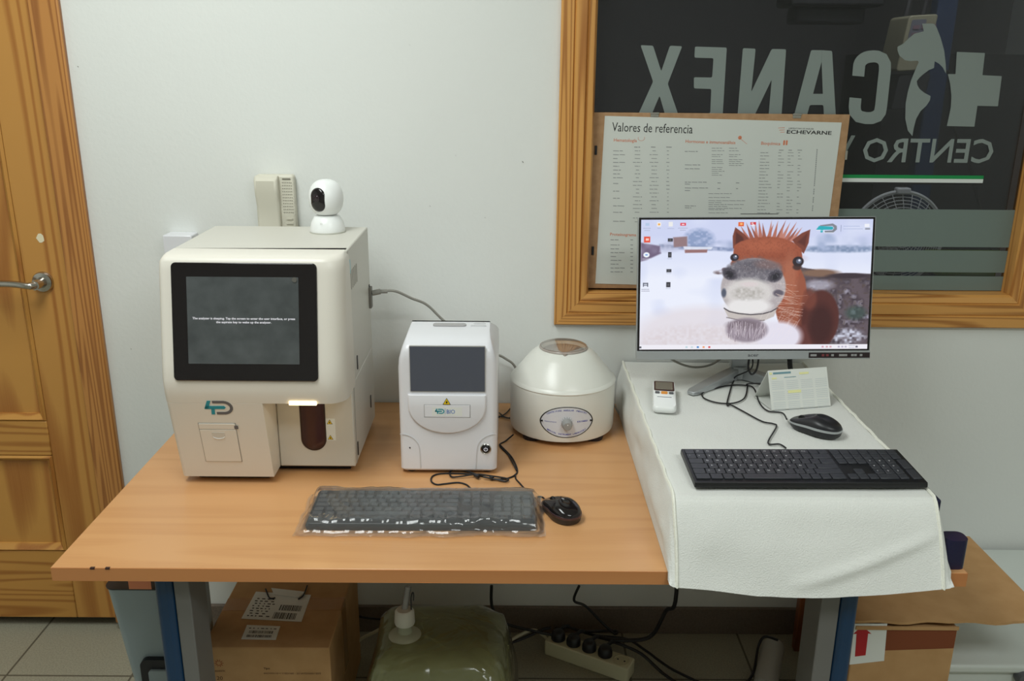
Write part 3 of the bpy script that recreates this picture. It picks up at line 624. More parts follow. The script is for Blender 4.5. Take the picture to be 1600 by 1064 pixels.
# apron, raised curved panel
al, at_ = bf.px(637, 616); ar, _ = bf.px(760, 616); _, ab = bf.px(700, 677); cx = (al+ar)/2
ap = [(al, at_), (al, at_-.028)]+[(cx-(ar-al)/2*math.cos(math.pi*i/20), at_-.028-(at_-.028-ab)*math.sin(math.pi*i/20)) for i in range(1, 20)]+[(ar, at_-.028), (ar, at_)]
apron = part('apron', MB().loft([[bf.P(u, v, -.002) for u, v in ap], [bf.P(cx+(u-cx)*1.0, v, .001) for u, v in ap], [bf.P(cx+(u-cx)*.965, at_+(v-at_)*.965 if v < at_-.001 else v, .0052) for u, v in ap]][::1]), white_p, bn, angle=60, bevel=.001)
def fr_off(f_, w): return Fr(f_.P(0, 0, w), f_.u, f_.v)
af = fr_off(bf, .0052)
l, t = af.px(662.5, 632); r, bo = af.px(735, 652.5); b = MB(); outline(b, af, l, r, bo, t, .0007, -.002, .0002); dr = part('tray_seam', b, mat('tray_line', (110, 108, 104), .6), bn)
dr2 = part('tray_door', MB().prism(af, rrect(l+.0009, r-.0009, bo+.0009, t-.0009, .001, 2), -.002, .0008), white_p, bn, bevel=.0004)
l, t = af.px(675, 636); r, bo = af.px(722, 649.5)
b = MB(); b.mi = 2; b.prism(af, [(l, bo), (r, bo), (r, t), (l, t)], .0008, .001); logo4d(b, af, l+.006, l+.026, bo+.0045, t-.0035, .001, .0014, 0, 0)
b.mi = 1; b.prism(af, [(l+.0275, bo+.004), (l+.028, bo+.004), (l+.028, t-.003), (l+.0275, t-.003)], .001, .0014); b.text('BIO', af, l+.031, bo+.005, width=.0175, h=(t-bo)*.48, w=.0014)
part('tray_label', b, [teal, blue_pr, paper], dr2)
b = MB(); a = af.px(698, 632); triangle(b, af, a[0], a[1], .0085); part('warning_sticker', b, [yellow, black_pr], bn)
a = bf.px(759, 701)
pb = part('power_button', MB().lathe((a[0], 1.7575, a[1]), [(0, 0), (.0118, 0), (.0118, .0015), (.0105, .0025), (.0095, .0018), (0, .0018)], 32, (0, -1, 0)), chrome, bn)
part('button_cap', MB().lathe((a[0], 1.7568, a[1]), [(0, 0), (.0088, 0), (.0088, .0025), (.008, .0032), (0, .0034)], 32, (0, -1, 0)), black_g, pb)
pbf = fr_off(bf, .004); b = MB(); strip(b, pbf, [(a[0]+p, a[1]+q) for p, q in arc(0, 0, .0038, 125, 415, 16)], .0009, .0, .0004); strip(b, pbf, [(a[0], a[1]), (a[0], a[1]+.005)], .0009, 0, .0004)
part('power_symbol', b, white_pr, pb)
a = bf.px(640.5, 699.5); part('indicator', MB().lathe((a[0], 1.7575, a[1]), [(0, 0), (.0016, 0), (.0016, .001), (0, .001)], 12, (0, -1, 0)), black_p, bn)
# arched groove lines at the foot
b = MB()
for sg, xc in ((1, 641), (-1, 760)):
    e0 = bf.px(xc-sg*16, 677); pts = []
    for k in range(9): th = math.pi/2*k/8; p = bf.px(xc-sg*16+sg*0+sg*32*math.sin(th)*.95, 678+24*(1-math.cos(th))); pts.append(p)
    for y in (712, 724, 732): pts.append(bf.px(xc+sg*15+sg*(y-702)*.05, y))
    strip(b, bf, pts, .0016, .0, .0009)
part('groove', b, mat('groove_white', (204, 203, 204), .4), bn)
tf = Fr((-.129, 1.86, 1.006), (1, 0, 0), (0, 1, .02))
part('carry_slot', MB().prism(tf, rrect(-.036, .036, -.008, .012, .008, 5), .0, .0025), mat('slot_grey', (168, 166, 166), .5), bn)
b = MB(); b.prism(tf, rrect(.052, .078, .012, .02, .003, 3), 0, .0012).prism(tf, rrect(.046, .08, -.004, .004, .003, 3), 0, .0012); part('top_button', b, mat('slot_light', (206, 206, 208), .4), bn)

# ------------------------------------------------------------------ centrifuge
c0 = V((.1315, 2.025, ZT)); ce = thing('centrifuge', 'round white centrifuge with a clear lid and a grey speed knob', 'centrifuge', c0)
part('housing', MB().lathe(c0, [(0, .010), (.114, .010), (.1245, .014), (.1262, .022), (.1262, .122), (.1255, .130), (.122, .138), (.104, .160), (.080, .190), (.062, .2045), (.057, .206), (.054, .206), (.050, .200)], 72, cap=False), white_c, ce, angle=35)
part('shoulder_rim', MB().lathe(c0, [(.1255, .1285), (.1275, .131), (.1262, .1345), (.120, .140)], 72, cap=False), white_c, ce)
part('bowl', MB().lathe(c0, [(.054, .204), (.050, .14), (.046, .13), (0, .13)], 40, cap=False), mat('bowl_grey', (170, 150, 138), .4), ce)
lid = part('lid', MB().lathe(c0, [(0, .214), (.050, .214), (.0545, .212), (.0555, .2065), (.0545, .205)], 56, cap=False), clear_lid, ce, angle=50)
b = MB().lathe(c0, [(.0540, .2062), (.0575, .2062), (.058, .2085), (.0565, .211), (.055, .2105)], 56, cap=False).lathe(c0+V((0, -.059, .204)), [(0, 0), (.004, 0), (.005, .006), (0, .006)], 12)
part('lid_rim', b, mat('smoky_rim', (176, 166, 158), .2), lid)
rub = mat('rubber', (20, 18, 30), .5)
for a in (-42, -138, 40, 140): part('foot', MB().lathe(c0+V((.098*math.cos(math.radians(a)), .098*math.sin(math.radians(a)), 0)), [(0, 0), (.022, 0), (.024, .008), (.024, .0105), (0, .0105)], 20), rub, ce)
def cylp(s_, z, k, R3=.1262):
    """point on the drum, s_ metres round from the front centre"""
    th = s_/R3; th0 = math.radians(-88)+th; return c0+V(((R3+k)*math.cos(th0), (R3+k)*math.sin(th0), z))
class Cyl:
    def P(s, u, v, w=0): return cylp(u, v, w)
cf = Cyl(); zc = .0645; n = 44; hw, hh = .063, .0375
def eye(s=1, n=44):
    o = []
    for i in range(n):
        a = 2*math.pi*i/n; o.append((hw*s*math.copysign(abs(math.cos(a))**.95, math.cos(a)), zc+hh*s*math.copysign(abs(math.sin(a))**1.18, math.sin(a))))
    return o
def ringstrip(b, A, B_, k):
    for i in range(len(A)): j = (i+1) % len(A); b.quad(cf.P(*A[i], k), cf.P(*A[j], k), cf.P(*B_[j], k), cf.P(*B_[i], k))
b = MB()
for s0, s1 in ((1, .8), (.8, .6), (.6, .4), (.4, .2), (.2, .001)): ringstrip(b, eye(s0), eye(s1), .0005)
pl = part('control_plate', b, mat('plate_white', (214, 216, 222), .35), ce)
b = MB(); ringstrip(b, eye(1.02), eye(.975), .0009)
for k in range(-6, 7):
    th = math.radians(90+k*22); u, v = .0125*math.cos(th), zc-.002+.0125*math.sin(th); b.quad(cf.P(u-.0003, v-.0003, .0009), cf.P(u+.0003, v-.0003, .0009), cf.P(u*1.25+.0003, zc-.002+(v-zc+.002)*1.25, .0009), cf.P(u*1.25-.0003, zc-.002+(v-zc+.002)*1.25, .0009))
A_ = [(.0118*math.cos(t), zc-.002+.0118*math.sin(t)) for t in np.linspace(0, 2*math.pi, 33)[:-1]]; B_ = [(u*.95, zc-.002+(v-zc+.002)*.95) for u, v in A_]; ringstrip(b, A_, B_, .0008)
for sg in (-1, 1): b.lathe(cylp(sg*.0585, zc, 0), [(0, 0), (.0022, 0), (.0022, .002), (0, .002)], 10, cylp(sg*.0585, zc, 1)-cylp(sg*.0585, zc, 0))
part('plate_border', b, black_pr, pl)
b = MB()
def arctext(s_, top):
    m_ = len(s_)
    for i, ch in enumerate(s_):
        if ch == ' ': continue
        t = (i+.5)/m_*2-1; u = t*hw*.74; v = zc+(1 if top else -1)*(hh*.80*math.sqrt(max(0, 1-(t*.74)**2))**1.2)-.0018
        sl = -(1 if top else -1)*t*.55
        b.text(ch, cf, u, v, h=.0036, w=.0009, align='CENTER', rot=sl, bold=.02)
arctext('CENTRIFUGE ANGULAR INDUSTRY', True); arctext('MEDICAL INSTRUMENT LABORATORY', False)
b.text('Instrument', cf, -.052, zc-.001, width=.028, h=.0032, w=.0009); b.text('KRYMED', cf, .024, zc-.001, width=.026, h=.0036, w=.0009, bold=.02)
part('plate_text', b, navy_pr, pl)
ax = (cylp(0, zc, 1)-cylp(0, zc, 0)).normalized()
kn = part('knob', MB().lathe(cylp(0, zc-.003, 0), [(0, 0), (.0128, 0), (.0125, .006), (.0112, .008), (.0102, .018), (.0092, .0195), (0, .02)], 28, ax), knob_m, ce)
part('pointer', MB().lathe(cylp(0, zc-.003, 0)+ax*.0195+V((0, 0, .004)), [(0, 0), (.0012, 0), (.0012, .001), (0, .001)], 8, ax), white_b, kn)

# ------------------------------------------------------------------ keyboards
def keyboard(name, label, loc, L_, D_, th, kmat, body_m, tilt, yawk, style):
    kb = thing(name, label, 'keyboard', loc)
    M = Matrix.Translation(V((0, 0, 0))) @ Matrix.Rotation(yawk, 4, 'Z') @ Matrix.Rotation(tilt, 4, 'X')
    f = Fr((0, 0, 0), (1, 0, 0), (0, 1, 0)); bb = MB()
    r0 = rrect(-L_/2, L_/2, 0, D_, style['r'], 4); ins_ = style['chamf']
    r1 = rrect(-L_/2+ins_, L_/2-ins_, ins_, D_-ins_*.5, max(.001, style['r']-.001), 4)
    bb.loft([[f.P(u, v, .001) for u, v in r0], [f.P(u, v, th*.55) for u, v in r0], [f.P(u, v, th) for u, v in r1]])
    bb.v = [M @ q + V(loc) for q in bb.v]; part('case', bb, body_m, kb, bevel=.0006)
    x0, x1 = style['kx']; y0, y1 = style['ky']; rows = 6; rh = (y1-y0)/(rows); U_ = (x1-x0)/22.5
    lay = []
    def row(ri, specs, start=0, hmul=1):
        x = start
        for s_ in specs:
            if s_ < 0: x += -s_; continue
            lay.append((x, ri, s_, hmul)); x += s_
    if style['gap']:
        row(5, [1, -1, 1, 1, 1, 1, -.5, 1, 1, 1, 1, -.5, 1, 1, 1, 1, -.25, 1, 1, 1])
        row(4, [1]*13+[2]+[-.25, 1, 1, 1, -.25, 1, 1, 1, 1]); row(3, [1.5]+[1]*12+[1.5]+[-.25, 1, 1, 1, -.25, 1, 1, 1])
        row(2, [1.75]+[1]*11+[2.25]+[-3.5, 1, 1, 1]); row(1, [1.25]+[1]*11+[2.75]+[-1.25, 1, -1.25, 1, 1, 1]); row(0, [1.25, 1.25, 1.25, 6.25, 1.25, 1.25, 1.25, 1.25]+[-.25, 1, 1, 1, -.25, 2, 1])
    else:
        row(5, [1]*15+[-.25]+[1]*7); row(4, [1]*13+[2]+[-.25]+[1]*7); row(3, [1.5]+[1]*12+[1.5]+[-.25]+[1]*6)
        row(2, [1.75]+[1]*11+[2.25]+[-3.25, 1, 1, 1]); row(1, [1.25]+[1]*11+[2.75]+[-1.25, 1, -1, 1, 1, 1]); row(0, [1.5, 1.25, 1, 1, 5.75, 1, 1, 1, 1.5]+[-.25, 1, 1, 1, .0001, 2, 1][:0]+[-.25, 1, 1, 1, 2, 1])
    lay.append((21.5, 2.0, 1, 1.9)); lay.append((21.5, 0, 1, 1.9))
    cache = {}; rest = MB(); nrest = 0
    for x, ri, w_, hm in lay:
        if w_ < .1: continue
        k_ = (w_, hm)
        if k_ not in cache:
            a_, h_ = w_*U_-style['kg'], rh*hm-style['kg']; kk = MB(); kt = style['kt']; i2 = style['ki']
            if style['flat']: kk.loft([[V((x_, y_, 0)) for x_, y_ in rrect(0, a_, 0, h_, .0012, 2)], [V((x_, y_, kt*.8)) for x_, y_ in rrect(0, a_, 0, h_, .0012, 2)], [V((x_, y_, kt)) for x_, y_ in rrect(.0004, a_-.0004, .0004, h_-.0004, .001, 2)]])
            else: kk.loft([[V((x_, y_, 0)) for x_, y_ in rrect(0, a_, 0, h_, .0015, 2)], [V((x_, y_, kt)) for x_, y_ in rrect(i2, a_-i2, i2*.8, h_-i2*.4, .002, 2)]])
            me = bpy.data.meshes.new('key'); me.from_pydata([tuple(q) for q in kk.v], [], kk.f); me.materials.append(kmat)
            me.polygons.foreach_set('use_smooth', [True]*len(me.polygons)); me.set_sharp_from_angle(angle=math.radians(35)); cache[k_] = me
        p = M @ V((x0+x*U_+style['kg']/2, y0+ri*rh+style['kg']/2, th-.0002))
        if ri == 5 and x >= style['cut']:      # rear row, right part: the smallest in view, kept as one part
            me_ = cache[k_]; Mk = Matrix.Translation(V(loc)+p) @ Matrix.Rotation(yawk, 4, 'Z') @ Matrix.Rotation(tilt, 4, 'X'); n_ = len(rest.v)
            rest.v += [Mk @ q.co for q in me_.vertices]
            for pg_ in me_.polygons: rest.f.append(tuple(n_+i for i in pg_.vertices)); rest.m.append(0)
            continue
        o = bpy.data.objects.new('key', cache[k_]); C.objects.link(o); o.parent = kb; o.location = p; o.rotation_euler = (tilt, 0, yawk)
    if rest.v: part('rear_keys', rest, kmat, kb, kind='stuff')
    return kb, M, lay, U_, rh
# wired keyboard in its bag, on the beech top
k1p = V((-.165, 1.508, ZT+.002)); st1 = dict(r=.008, chamf=.003, kx=(-.213, .213), ky=(.022, .122), kg=.0022, kt=.007, ki=.0022, flat=False, gap=True, cut=13)
kb1, M1, lay1, U1, rh1 = keyboard('computer_keyboard', 'grey-black keyboard still in clear plastic, lying on the beech tabletop', k1p, .440, .134, .013, key2_m, mat('charcoal_case', (40, 43, 45), .35), .03, .006, st1)
# bag
nx, ny = 110, 40; b = MB(); nz = rng.rand(30, 30)
def vnoise(x, y, t=nz):
    x %= 29; y %= 29; i, j = int(x), int(y); fx, fy_ = x-i, y-j; fx = fx*fx*(3-2*fx); fy_ = fy_*fy_*(3-2*fy_)
    return (t[i, j]*(1-fx)+t[i+1, j]*fx)*(1-fy_)+(t[i, j+1]*(1-fx)+t[i+1, j+1]*fx)*fy_
gx0, gx1, gy0, gy1 = -.238, .237, -.026, .142; g = []
for j in range(ny+1):
    for i in range(nx+1):
        u = gx0+(gx1-gx0)*i/nx; v = gy0+(gy1-gy0)*j/ny
        u2 = u+.006*(vnoise(j*.25, 3.3)-.5)*(abs(u)/.23)**4; v2 = v+.010*(vnoise(i*.12, 7.1)-.5)*(1 if v < 0 else .3)
        dx = max(0, abs(u)-.219); dy = max(0, -v-.000, v-.134); d = math.hypot(dx, dy)
        hgt = max(.0022, .0235-d*1.6 if d > 0 else .0240)
        wr = (vnoise(u*40+v*25+9, v*30+2)-.5)*.0035+(vnoise(u*110+5, v*90+u*60+40)-.5)*.0018
        if v < .02: wr += (vnoise(u*150+11, v*120+8)-.5)*.005
        g.append(V((u2, v2, max(.0018, hgt+.001+wr*(1 if d < .012 else .5)))))
b.v = [k1p+Matrix.Rotation(.006, 4, 'Z') @ q - V((0, 0, .001)) for q in g]
b.f = [(j*(nx+1)+i, j*(nx+1)+i+1, (j+1)*(nx+1)+i+1, (j+1)*(nx+1)+i) for j in range(ny) for i in range(nx)]; b.m = [0]*len(b.f)
tag(part('plastic_bag', b, bag_m, angle=80), 'clear crinkled plastic bag around the keyboard on the tabletop', 'bag')
# black desktop keyboard on the cloth
CZ_ = .82
k2p = V((.549, 1.452, CZ_+.004)); st2 = dict(r=.003, chamf=.001, kx=(-.207, .207), ky=(.012, .130), kg=.0022, kt=.0028, ki=.001, flat=True, gap=False, cut=9)
kb2, M2, lay2, U2, rh2 = keyboard('computer_keyboard', 'slim black keyboard with white legends, on the white cloth cover', k2p, .424, .135, .011, key_m, mat('black_case', (18, 18, 21), .4), .045, .012, st2)
leg = [list('º1234567890') , list('QWERTYUIOP'), list('ASDFGHJKLÑ'), list('<ZXCVBNM,.-')]
b = MB(); f = Fr((0, 0, 0), (1, 0, 0), (0, 1, 0)); rows_ = {4: (leg[0], 0), 3: (leg[1], 1), 2: (leg[2], 1), 1: (leg[3], 1)}
for ri, (chs, st_) in rows_.items():
    ks = sorted([q for q in lay2 if q[1] == ri]); 
    for q, ch in zip(ks[st_:], chs): b.text(ch, f, st2['kx'][0]+q[0]*U2+.005, st2['ky'][0]+(ri+.42)*rh2, h=.0042, w=.011+.0030)
for ri, chs in ((3, '789'), (2, '456'), (1, '123')):
    ks = [q for q in sorted([q for q in lay2 if q[1] == ri]) if q[0] > 18][:3]
    for q, ch in zip(ks, chs): b.text(ch, f, st2['kx'][0]+q[0]*U2+.006, st2['ky'][0]+(ri+.4)*rh2, h=.0042, w=.014)
for i in range(1, 13): b.text('F%d' % i, f, st2['kx'][0]+i*U2+.005, st2['ky'][0]+5.4*rh2, h=.0035, w=.014)
b.v = [M2 @ q + k2p for q in b.v]; part('key_legends', b, mat('legend_white', (225, 226, 230), .5), kb2)

# ------------------------------------------------------------------ mice
def mouse(name, label, loc, yaw, L_, W_, H_, stripe, top_m, low_m):
    mo = thing(name, label, 'mouse', loc); Mz = Matrix.Translation(V(loc)) @ Matrix.Rotation(yaw, 4, 'Z')
    def ringf(z, s, lift):  # plan outline (nose toward +y)
        o = []
        for i in range(40):
            a = 2*math.pi*i/40; y = L_/2*math.sin(a); wv = W_/2*(1-.10*math.sin(a)-.10*math.cos(2*a)*0)*math.copysign(abs(math.cos(a))**.85, math.cos(a))
            wv *= 1-.10*math.exp(-((y-.008)/.018)**2); yn = y/(L_/2)
            o.append(V((wv*s, y*s, z*(1-.28*(yn*.9+.1)**2-.10*yn) if lift else z)))
        return o
    lo = MB().loft([ringf(.0, .90, 0), ringf(.004, .97, 0), ringf(H_*.36, 1.0, 1)]); lo.v = [Mz @ q for q in lo.v]; part('underbody', lo, low_m, mo, angle=60)
    if stripe: lo = MB().loft([ringf(H_*.36, 1.0, 1), ringf(H_*.40, 1.015, 1), ringf(H_*.49, 1.005, 1), ringf(H_*.50, .97, 1)]); lo.v = [Mz @ q for q in lo.v]; part('trim_band', lo, stripe, mo, angle=60)
    z0 = .48 if stripe else .36
    up = MB().loft([ringf(H_*(z0+(1-z0)*math.sin(t)), .985*math.cos(t)**.75 if t < 1.5 else .03, 1) for t in (0, .2, .4, .6, .8, 1.0, 1.15, 1.3, 1.42, 1.52)]); up.v = [Mz @ q for q in up.v]; shell = part('shell', up, top_m, mo, angle=70)
    wh = MB().lathe((0, L_*.28, H_*.52), [(0, -.003), (.0065, -.003), (.0075, -.0015), (.0075, .0015), (.0065, .003), (0, .003)], 24, (1, 0, 0)); wh.v = [Mz @ q for q in wh.v]; part('scroll_wheel', wh, mat('wheel_rubber', (14, 14, 14), .6), mo)
    return mo
m1 = AZ(876, 797, ZT+.01); mouse('computer_mouse', 'glossy black mouse beside the plastic-wrapped keyboard on the tabletop', (m1.x, m1.y, ZT), .52, .104, .062, .037, mat('dark_trim', (70, 50, 52), .2), black_g, black_p)
m2 = AZ(1275, 668, CZ_+.012); mouse('computer_mouse', 'black mouse with a silver band, on the white cloth cover', (m2.x, m2.y+.005, CZ_+.002), .80, .112, .062, .037, silver, black_p, black_p)

# ------------------------------------------------------------------ cloth cover
cv = thing('dust_cover', 'white nonwoven cloth cover draped over a low instrument, right side of the table', 'cover', (.53, 1.8, ZT))
xl, xr = .296, .762
def cover_pt(s_, y, jitter=True):
    """s_ 0..1: left hem, up the left side, across the top, down the right side"""
    if y > 1.425: zt2 = CZ_
    else: t = (1.425-y)/.075; zt2 = CZ_-.004-(CZ_-.004-.682)*(1-math.cos(min(1, t)*math.pi/2))**.75 if t > 0 else CZ_
    zl = ZT+.001 if y > 1.368 else .688
    hgt = zt2-zl; xs0, xs1 = .283, .778; a, c_ = .16, .84
    if s_ < a:
        t = s_/a; x = xs0+(xl-xs0)*t**1.5-.004*math.sin(t*math.pi); z = zl+hgt*min(1, t)
    elif s_ > c_:
        t = (1-s_)/(1-c_); x = xs1+(xr-xs1)*t**1.5+.004*math.sin(t*math.pi); z = zl+hgt*t
    else:
        t = (s_-a)/(c_-a); x = xl+(xr-xl)*t; z = zt2
        if y < 1.38: z += -.014*math.sin(t*math.pi)*(1.38-y)/.03
    return V((x, y, z))
b = MB(); NS, NY = 90, 120; ysv = [2.178-(2.178-1.43)*i/70 for i in range(71)]+[1.43-(.08)*i/30 for i in range(1, 31)]
for j, y in enumerate(ysv):
    for i in range(NS+1):
        s_ = i/NS; p = cover_pt(s_, y); side = s_ < .16 or s_ > .84
        wv = (vnoise(s_*14+3, y*9+1)-.5)*(.010 if side else .0) + (vnoise(s_*30+8, y*25+4)-.5)*(.004 if side else .0)
        if side: e = math.sin(min(1, (s_ if s_ < .5 else 1-s_)/.16)*math.pi); p.x += wv*e
        else:
            e = min(1, (s_-.16)*12, (.84-s_)*12); fl = 1 if y < 1.40 else .35
            p.z += ((vnoise(s_*9+1, y*11+6)-.5)*.004+(vnoise(s_*30, y*24)-.5)*.0012)*max(0, e)*fl-.0015*e
            if y < 1.40 and .45 < s_ < .84:
                t_ = (s_-.45)/.39; zf2 = .685+.085*t_**1.3; p.y -= .007*math.exp(-((p.z-zf2)/.009)**2)*math.sin(t_*math.pi)**.5
            if y < 1.41: p.y += ((vnoise(s_*8+4, y*25)-.5)*.012)*max(0, e)*min(1, (1.41-y)/.035)
        b.v.append(p)
b.f = [(j*(NS+1)+i, j*(NS+1)+i+1, (j+1)*(NS+1)+i+1, (j+1)*(NS+1)+i) for j in range(len(ysv)-1) for i in range(NS)]; b.m = [0]*len(b.f)
part('cloth', b, cloth, cv, angle=80)
for s_ in (.16, .84):
    pts = [cover_pt(s_, y)+V((.0025*math.sin(y*70)*(.4), 0, .0008*math.sin(y*160))) for y in ysv[::2]]+[cover_pt(s_, ysv[-1])]
    part('piping', MB().tube(pts, .0032, 6, smooth=False), cloth_seam, cv)
b = MB().box(.31, .75, 1.42, 2.17, ZT+.002, CZ_-.006)
part('instrument', b, cream2, cv, bevel=.01)
nb = thing('instrument_handle', 'dark navy corner of the covered instrument, sticking out at the right', 'handle', (.80, 1.45, ZT))
part('grip', MB().loft([[V((x, y, z)) for x, y in rrect(.776, .815, 1.385, 1.43+d, .012, 4)] for z, d in ((.700, -.01), (.71, 0), (.745, .0), (.757, -.01))]), navy_p, nb)
part('side_rail', MB().box(.764, .778, 1.432, 1.50, .745, .812), navy_p, nb, bevel=.003)

# ------------------------------------------------------------------ monitor
mc = V((.5645, 1.980, 1.065)); tl_ = .172; ro = .0115
X2 = V((1, 0, ro)).normalized(); Z2 = V((-ro, math.sin(tl_), math.cos(tl_))).normalized(); mfr = Fr(mc, X2, Z2)
mo = thing('computer_monitor', 'slim silver monitor showing a brown horse in snow, on the cloth cover', 'monitor', (.565, 2.03, CZ_))
Wm, Hm = .541, .327
part('shell', MB().prism(mfr, rrect(-Wm/2, Wm/2, -Hm/2, Hm/2, .003, 3), -.012, 0).prism(mfr, rrect(-.17, .17, -Hm/2+.01, .06, .02, 5), -.035, -.012), silver, mo, bevel=.001)
part('bezel', MB().prism(mfr, [(-Wm/2+.0022, -Hm/2+.020), (Wm/2-.0022, -Hm/2+.020), (Wm/2-.0022, Hm/2-.0015), (-Wm/2+.0022, Hm/2-.0015)], 0, .0010), black_g, mo)
ch = part('chin', MB().prism(mfr, [(-Wm/2, -Hm/2), (Wm/2, -Hm/2), (Wm/2, -Hm/2+.0195), (-Wm/2, -Hm/2+.0195)], 0, .003), silver, mo, bevel=.0006)
part('chin_text', MB().text('acer', mfr, 0, -Hm/2+.0065, width=.025, h=.0075, w=.0033, align='CENTER', bold=.02), grey_pr, ch)
a = mfr.px(1263, 550.5); e = mfr.px(1357, 558.5)
stk = part('spec_sticker', MB().prism(mfr, [(a[0], e[1]), (Wm/2-.001, e[1]), (Wm/2-.001, a[1]), (a[0], a[1])], .003, .0036), mat('sticker_black', (38, 26, 30), .3), mo)
b = MB(); hh_ = a[1]-e[1]
for k, u in enumerate((.004, .030, .040, .052, .070, .083, .098, .105, .118)):
    b.mi = 1 if k in (1, 2) else 0; b.prism(mfr, [(a[0]+u, e[1]+hh_*.3), (a[0]+u+(.014 if k in (0, 4) else .006), e[1]+hh_*.3), (a[0]+u+(.014 if k in (0, 4) else .006), e[1]+hh_*.7), (a[0]+u, e[1]+hh_*.7)], .0036, .0039)
part('sticker_print', b, [mat('sticker_grey', (150, 150, 150), .5), mat('dull_red', (120, 50, 55), .5)], stk)
# picture on the screen, painted per vertex
GW, GH = 440, 248
zx0, zx1, zy0, zy1 = 145, 1476, 73, 834
X, Y = np.meshgrid(zx0+(zx1-zx0)*(np.arange(GW)+.5)/GW, zy0+(zy1-zy0)*(np.arange(GH)+.5)/GH)
img = np.zeros((GH, GW, 3))
def nz2(sx, sy, seed):
    r = np.random.RandomState(seed); gw, gh = int((zx1-zx0)/sx)+4, int((zy1-zy0)/sy)+4; t = r.rand(gh, gw)
    u, v = (X-zx0)/sx, (Y-zy0)/sy; i, j = u.astype(int), v.astype(int); fu, fv = u-i, v-j; fu = fu*fu*(3-2*fu); fv = fv*fv*(3-2*fv)
    return (t[j, i]*(1-fu)+t[j, i+1]*fu)*(1-fv)+(t[j+1, i]*(1-fu)+t[j+1, i+1]*fu)*fv
def blend(mask, col):
    m = np.clip(mask, 0, 1)[..., None]; c = col if isinstance(col, np.ndarray) and col.ndim == 3 else np.array(col, float)
    img[:] = img*(1-m)+c*m
def ell(cx, cy, rx, ry, soft=6, rot=0):
    c, s = math.cos(rot), math.sin(rot); dx, dy = X-cx, Y-cy; a = (dx*c+dy*s)/rx; b_ = (-dx*s+dy*c)/ry
    d = np.sqrt(a*a+b_*b_); return np.clip((1-d)*min(rx, ry)/soft+.5, 0, 1)
def poly(pts, soft=3):
    """soft-edged polygon by signed distance"""
    ins = np.zeros(X.shape, bool); dm = np.full(X.shape, 1e9)
    for (ax_, ay_), (bx_, by_) in zip(pts, pts[1:]+pts[:1]):
        cond = (ay_ > Y) != (by_ > Y); xi = (bx_-ax_)*(Y-ay_)/((by_-ay_) or 1e-9)+ax_; ins ^= cond & (X < xi)
        t = np.clip(((X-ax_)*(bx_-ax_)+(Y-ay_)*(by_-ay_))/((bx_-ax_)**2+(by_-ay_)**2+1e-9), 0, 1); dm = np.minimum(dm, np.hypot(X-ax_-t*(bx_-ax_), Y-ay_-t*(by_-ay_)))
    return np.clip(np.where(ins, dm, -dm)/soft+.5, 0, 1)
def line(pts, wd, soft=1.5):
    dm = np.full(X.shape, 1e9)
    for (ax_, ay_), (bx_, by_) in zip(pts, pts[1:]):
        t = np.clip(((X-ax_)*(bx_-ax_)+(Y-ay_)*(by_-ay_))/((bx_-ax_)**2+(by_-ay_)**2+1e-9), 0, 1); dm = np.minimum(dm, np.hypot(X-ax_-t*(bx_-ax_), Y-ay_-t*(by_-ay_)))
    return np.clip((wd/2-dm)/soft+.5, 0, 1)
n1, n2, n3 = nz2(40, 30, 1), nz2(14, 12, 2), nz2(6, 7, 4); n4 = nz2(110, 60, 5)
img[:] = (205, 212, 242)
blend((Y-200)/60, (222, 228, 250)); blend((Y-300)/120, (236, 240, 254))
blend((n4-.55)*2, (215, 222, 246))
blend(ell(480, 185, 80, 55, 30)*(.4+1.1*n2), (140, 158, 196)); blend(ell(640, 225, 80, 30, 20)*n1*1.1, (150, 164, 198)); blend(poly([(250, 215), (480, 225), (680, 238), (680, 256), (480, 250), (250, 245)], 9)*(.35+.8*n2), (128, 142, 178))
blend(ell(300, 235, 60, 25, 20)*.5, (170, 172, 196))
blend(ell(1300, 245, 230, 20, 14)*(.5+.8*n2), (128, 146, 178)); blend(ell(1210, 205, 60, 50, 25)*n1*1.2, (168, 182, 214)); blend(ell(1390, 200, 80, 40, 25)*n1*.8, (176, 188, 218))
blend(poly([(330, 175), (410, 170), (412, 228), (335, 232)], 8), (146, 120, 124)); blend(poly([(145, 205), (255, 225), (262, 268), (180, 306), (145, 315)], 10)*(.7+.4*n1), (112, 96, 124))
blend(poly([(395, 246), (530, 244), (526, 264), (400, 266)], 5), (150, 110, 110)); blend(poly([(255, 232), (400, 240), (400, 258), (250, 262)], 8)*.5, (210, 214, 240)); blend(poly([(390, 228), (560, 232), (550, 246), (395, 246)], 5)*.8, (236, 240, 252))
# right ground
g_ = poly([(1070, 352), (1150, 366), (1240, 395), (1330, 388), (1480, 392), (1480, 840), (1060, 840)], 8)
blend(g_, (96, 84, 92)); blend(g_*(n1-.35)*2.2, (60, 50, 58)); blend(g_*np.clip((n1*.8+n2*.4-.66)*4, 0, 1)*np.clip((Y-420)/40, 0, 1)*.7, (190, 188, 208)); blend(g_*np.clip((n2-.6)*4, 0, 1)*.6, (80, 66, 60))
blend(ell(1180, 385, 110, 22, 12), (128, 100, 84)); blend(ell(1350, 402, 120, 16, 8), (58, 46, 54)); blend(ell(1180, 455, 80, 30, 20)*.6, (205, 205, 222)); blend(ell(1400, 620, 60, 40, 25)*.6, (56, 84, 76))
blend(ell(1360, 760, 90, 45, 26)*(n2*1.3), (204, 208, 226))
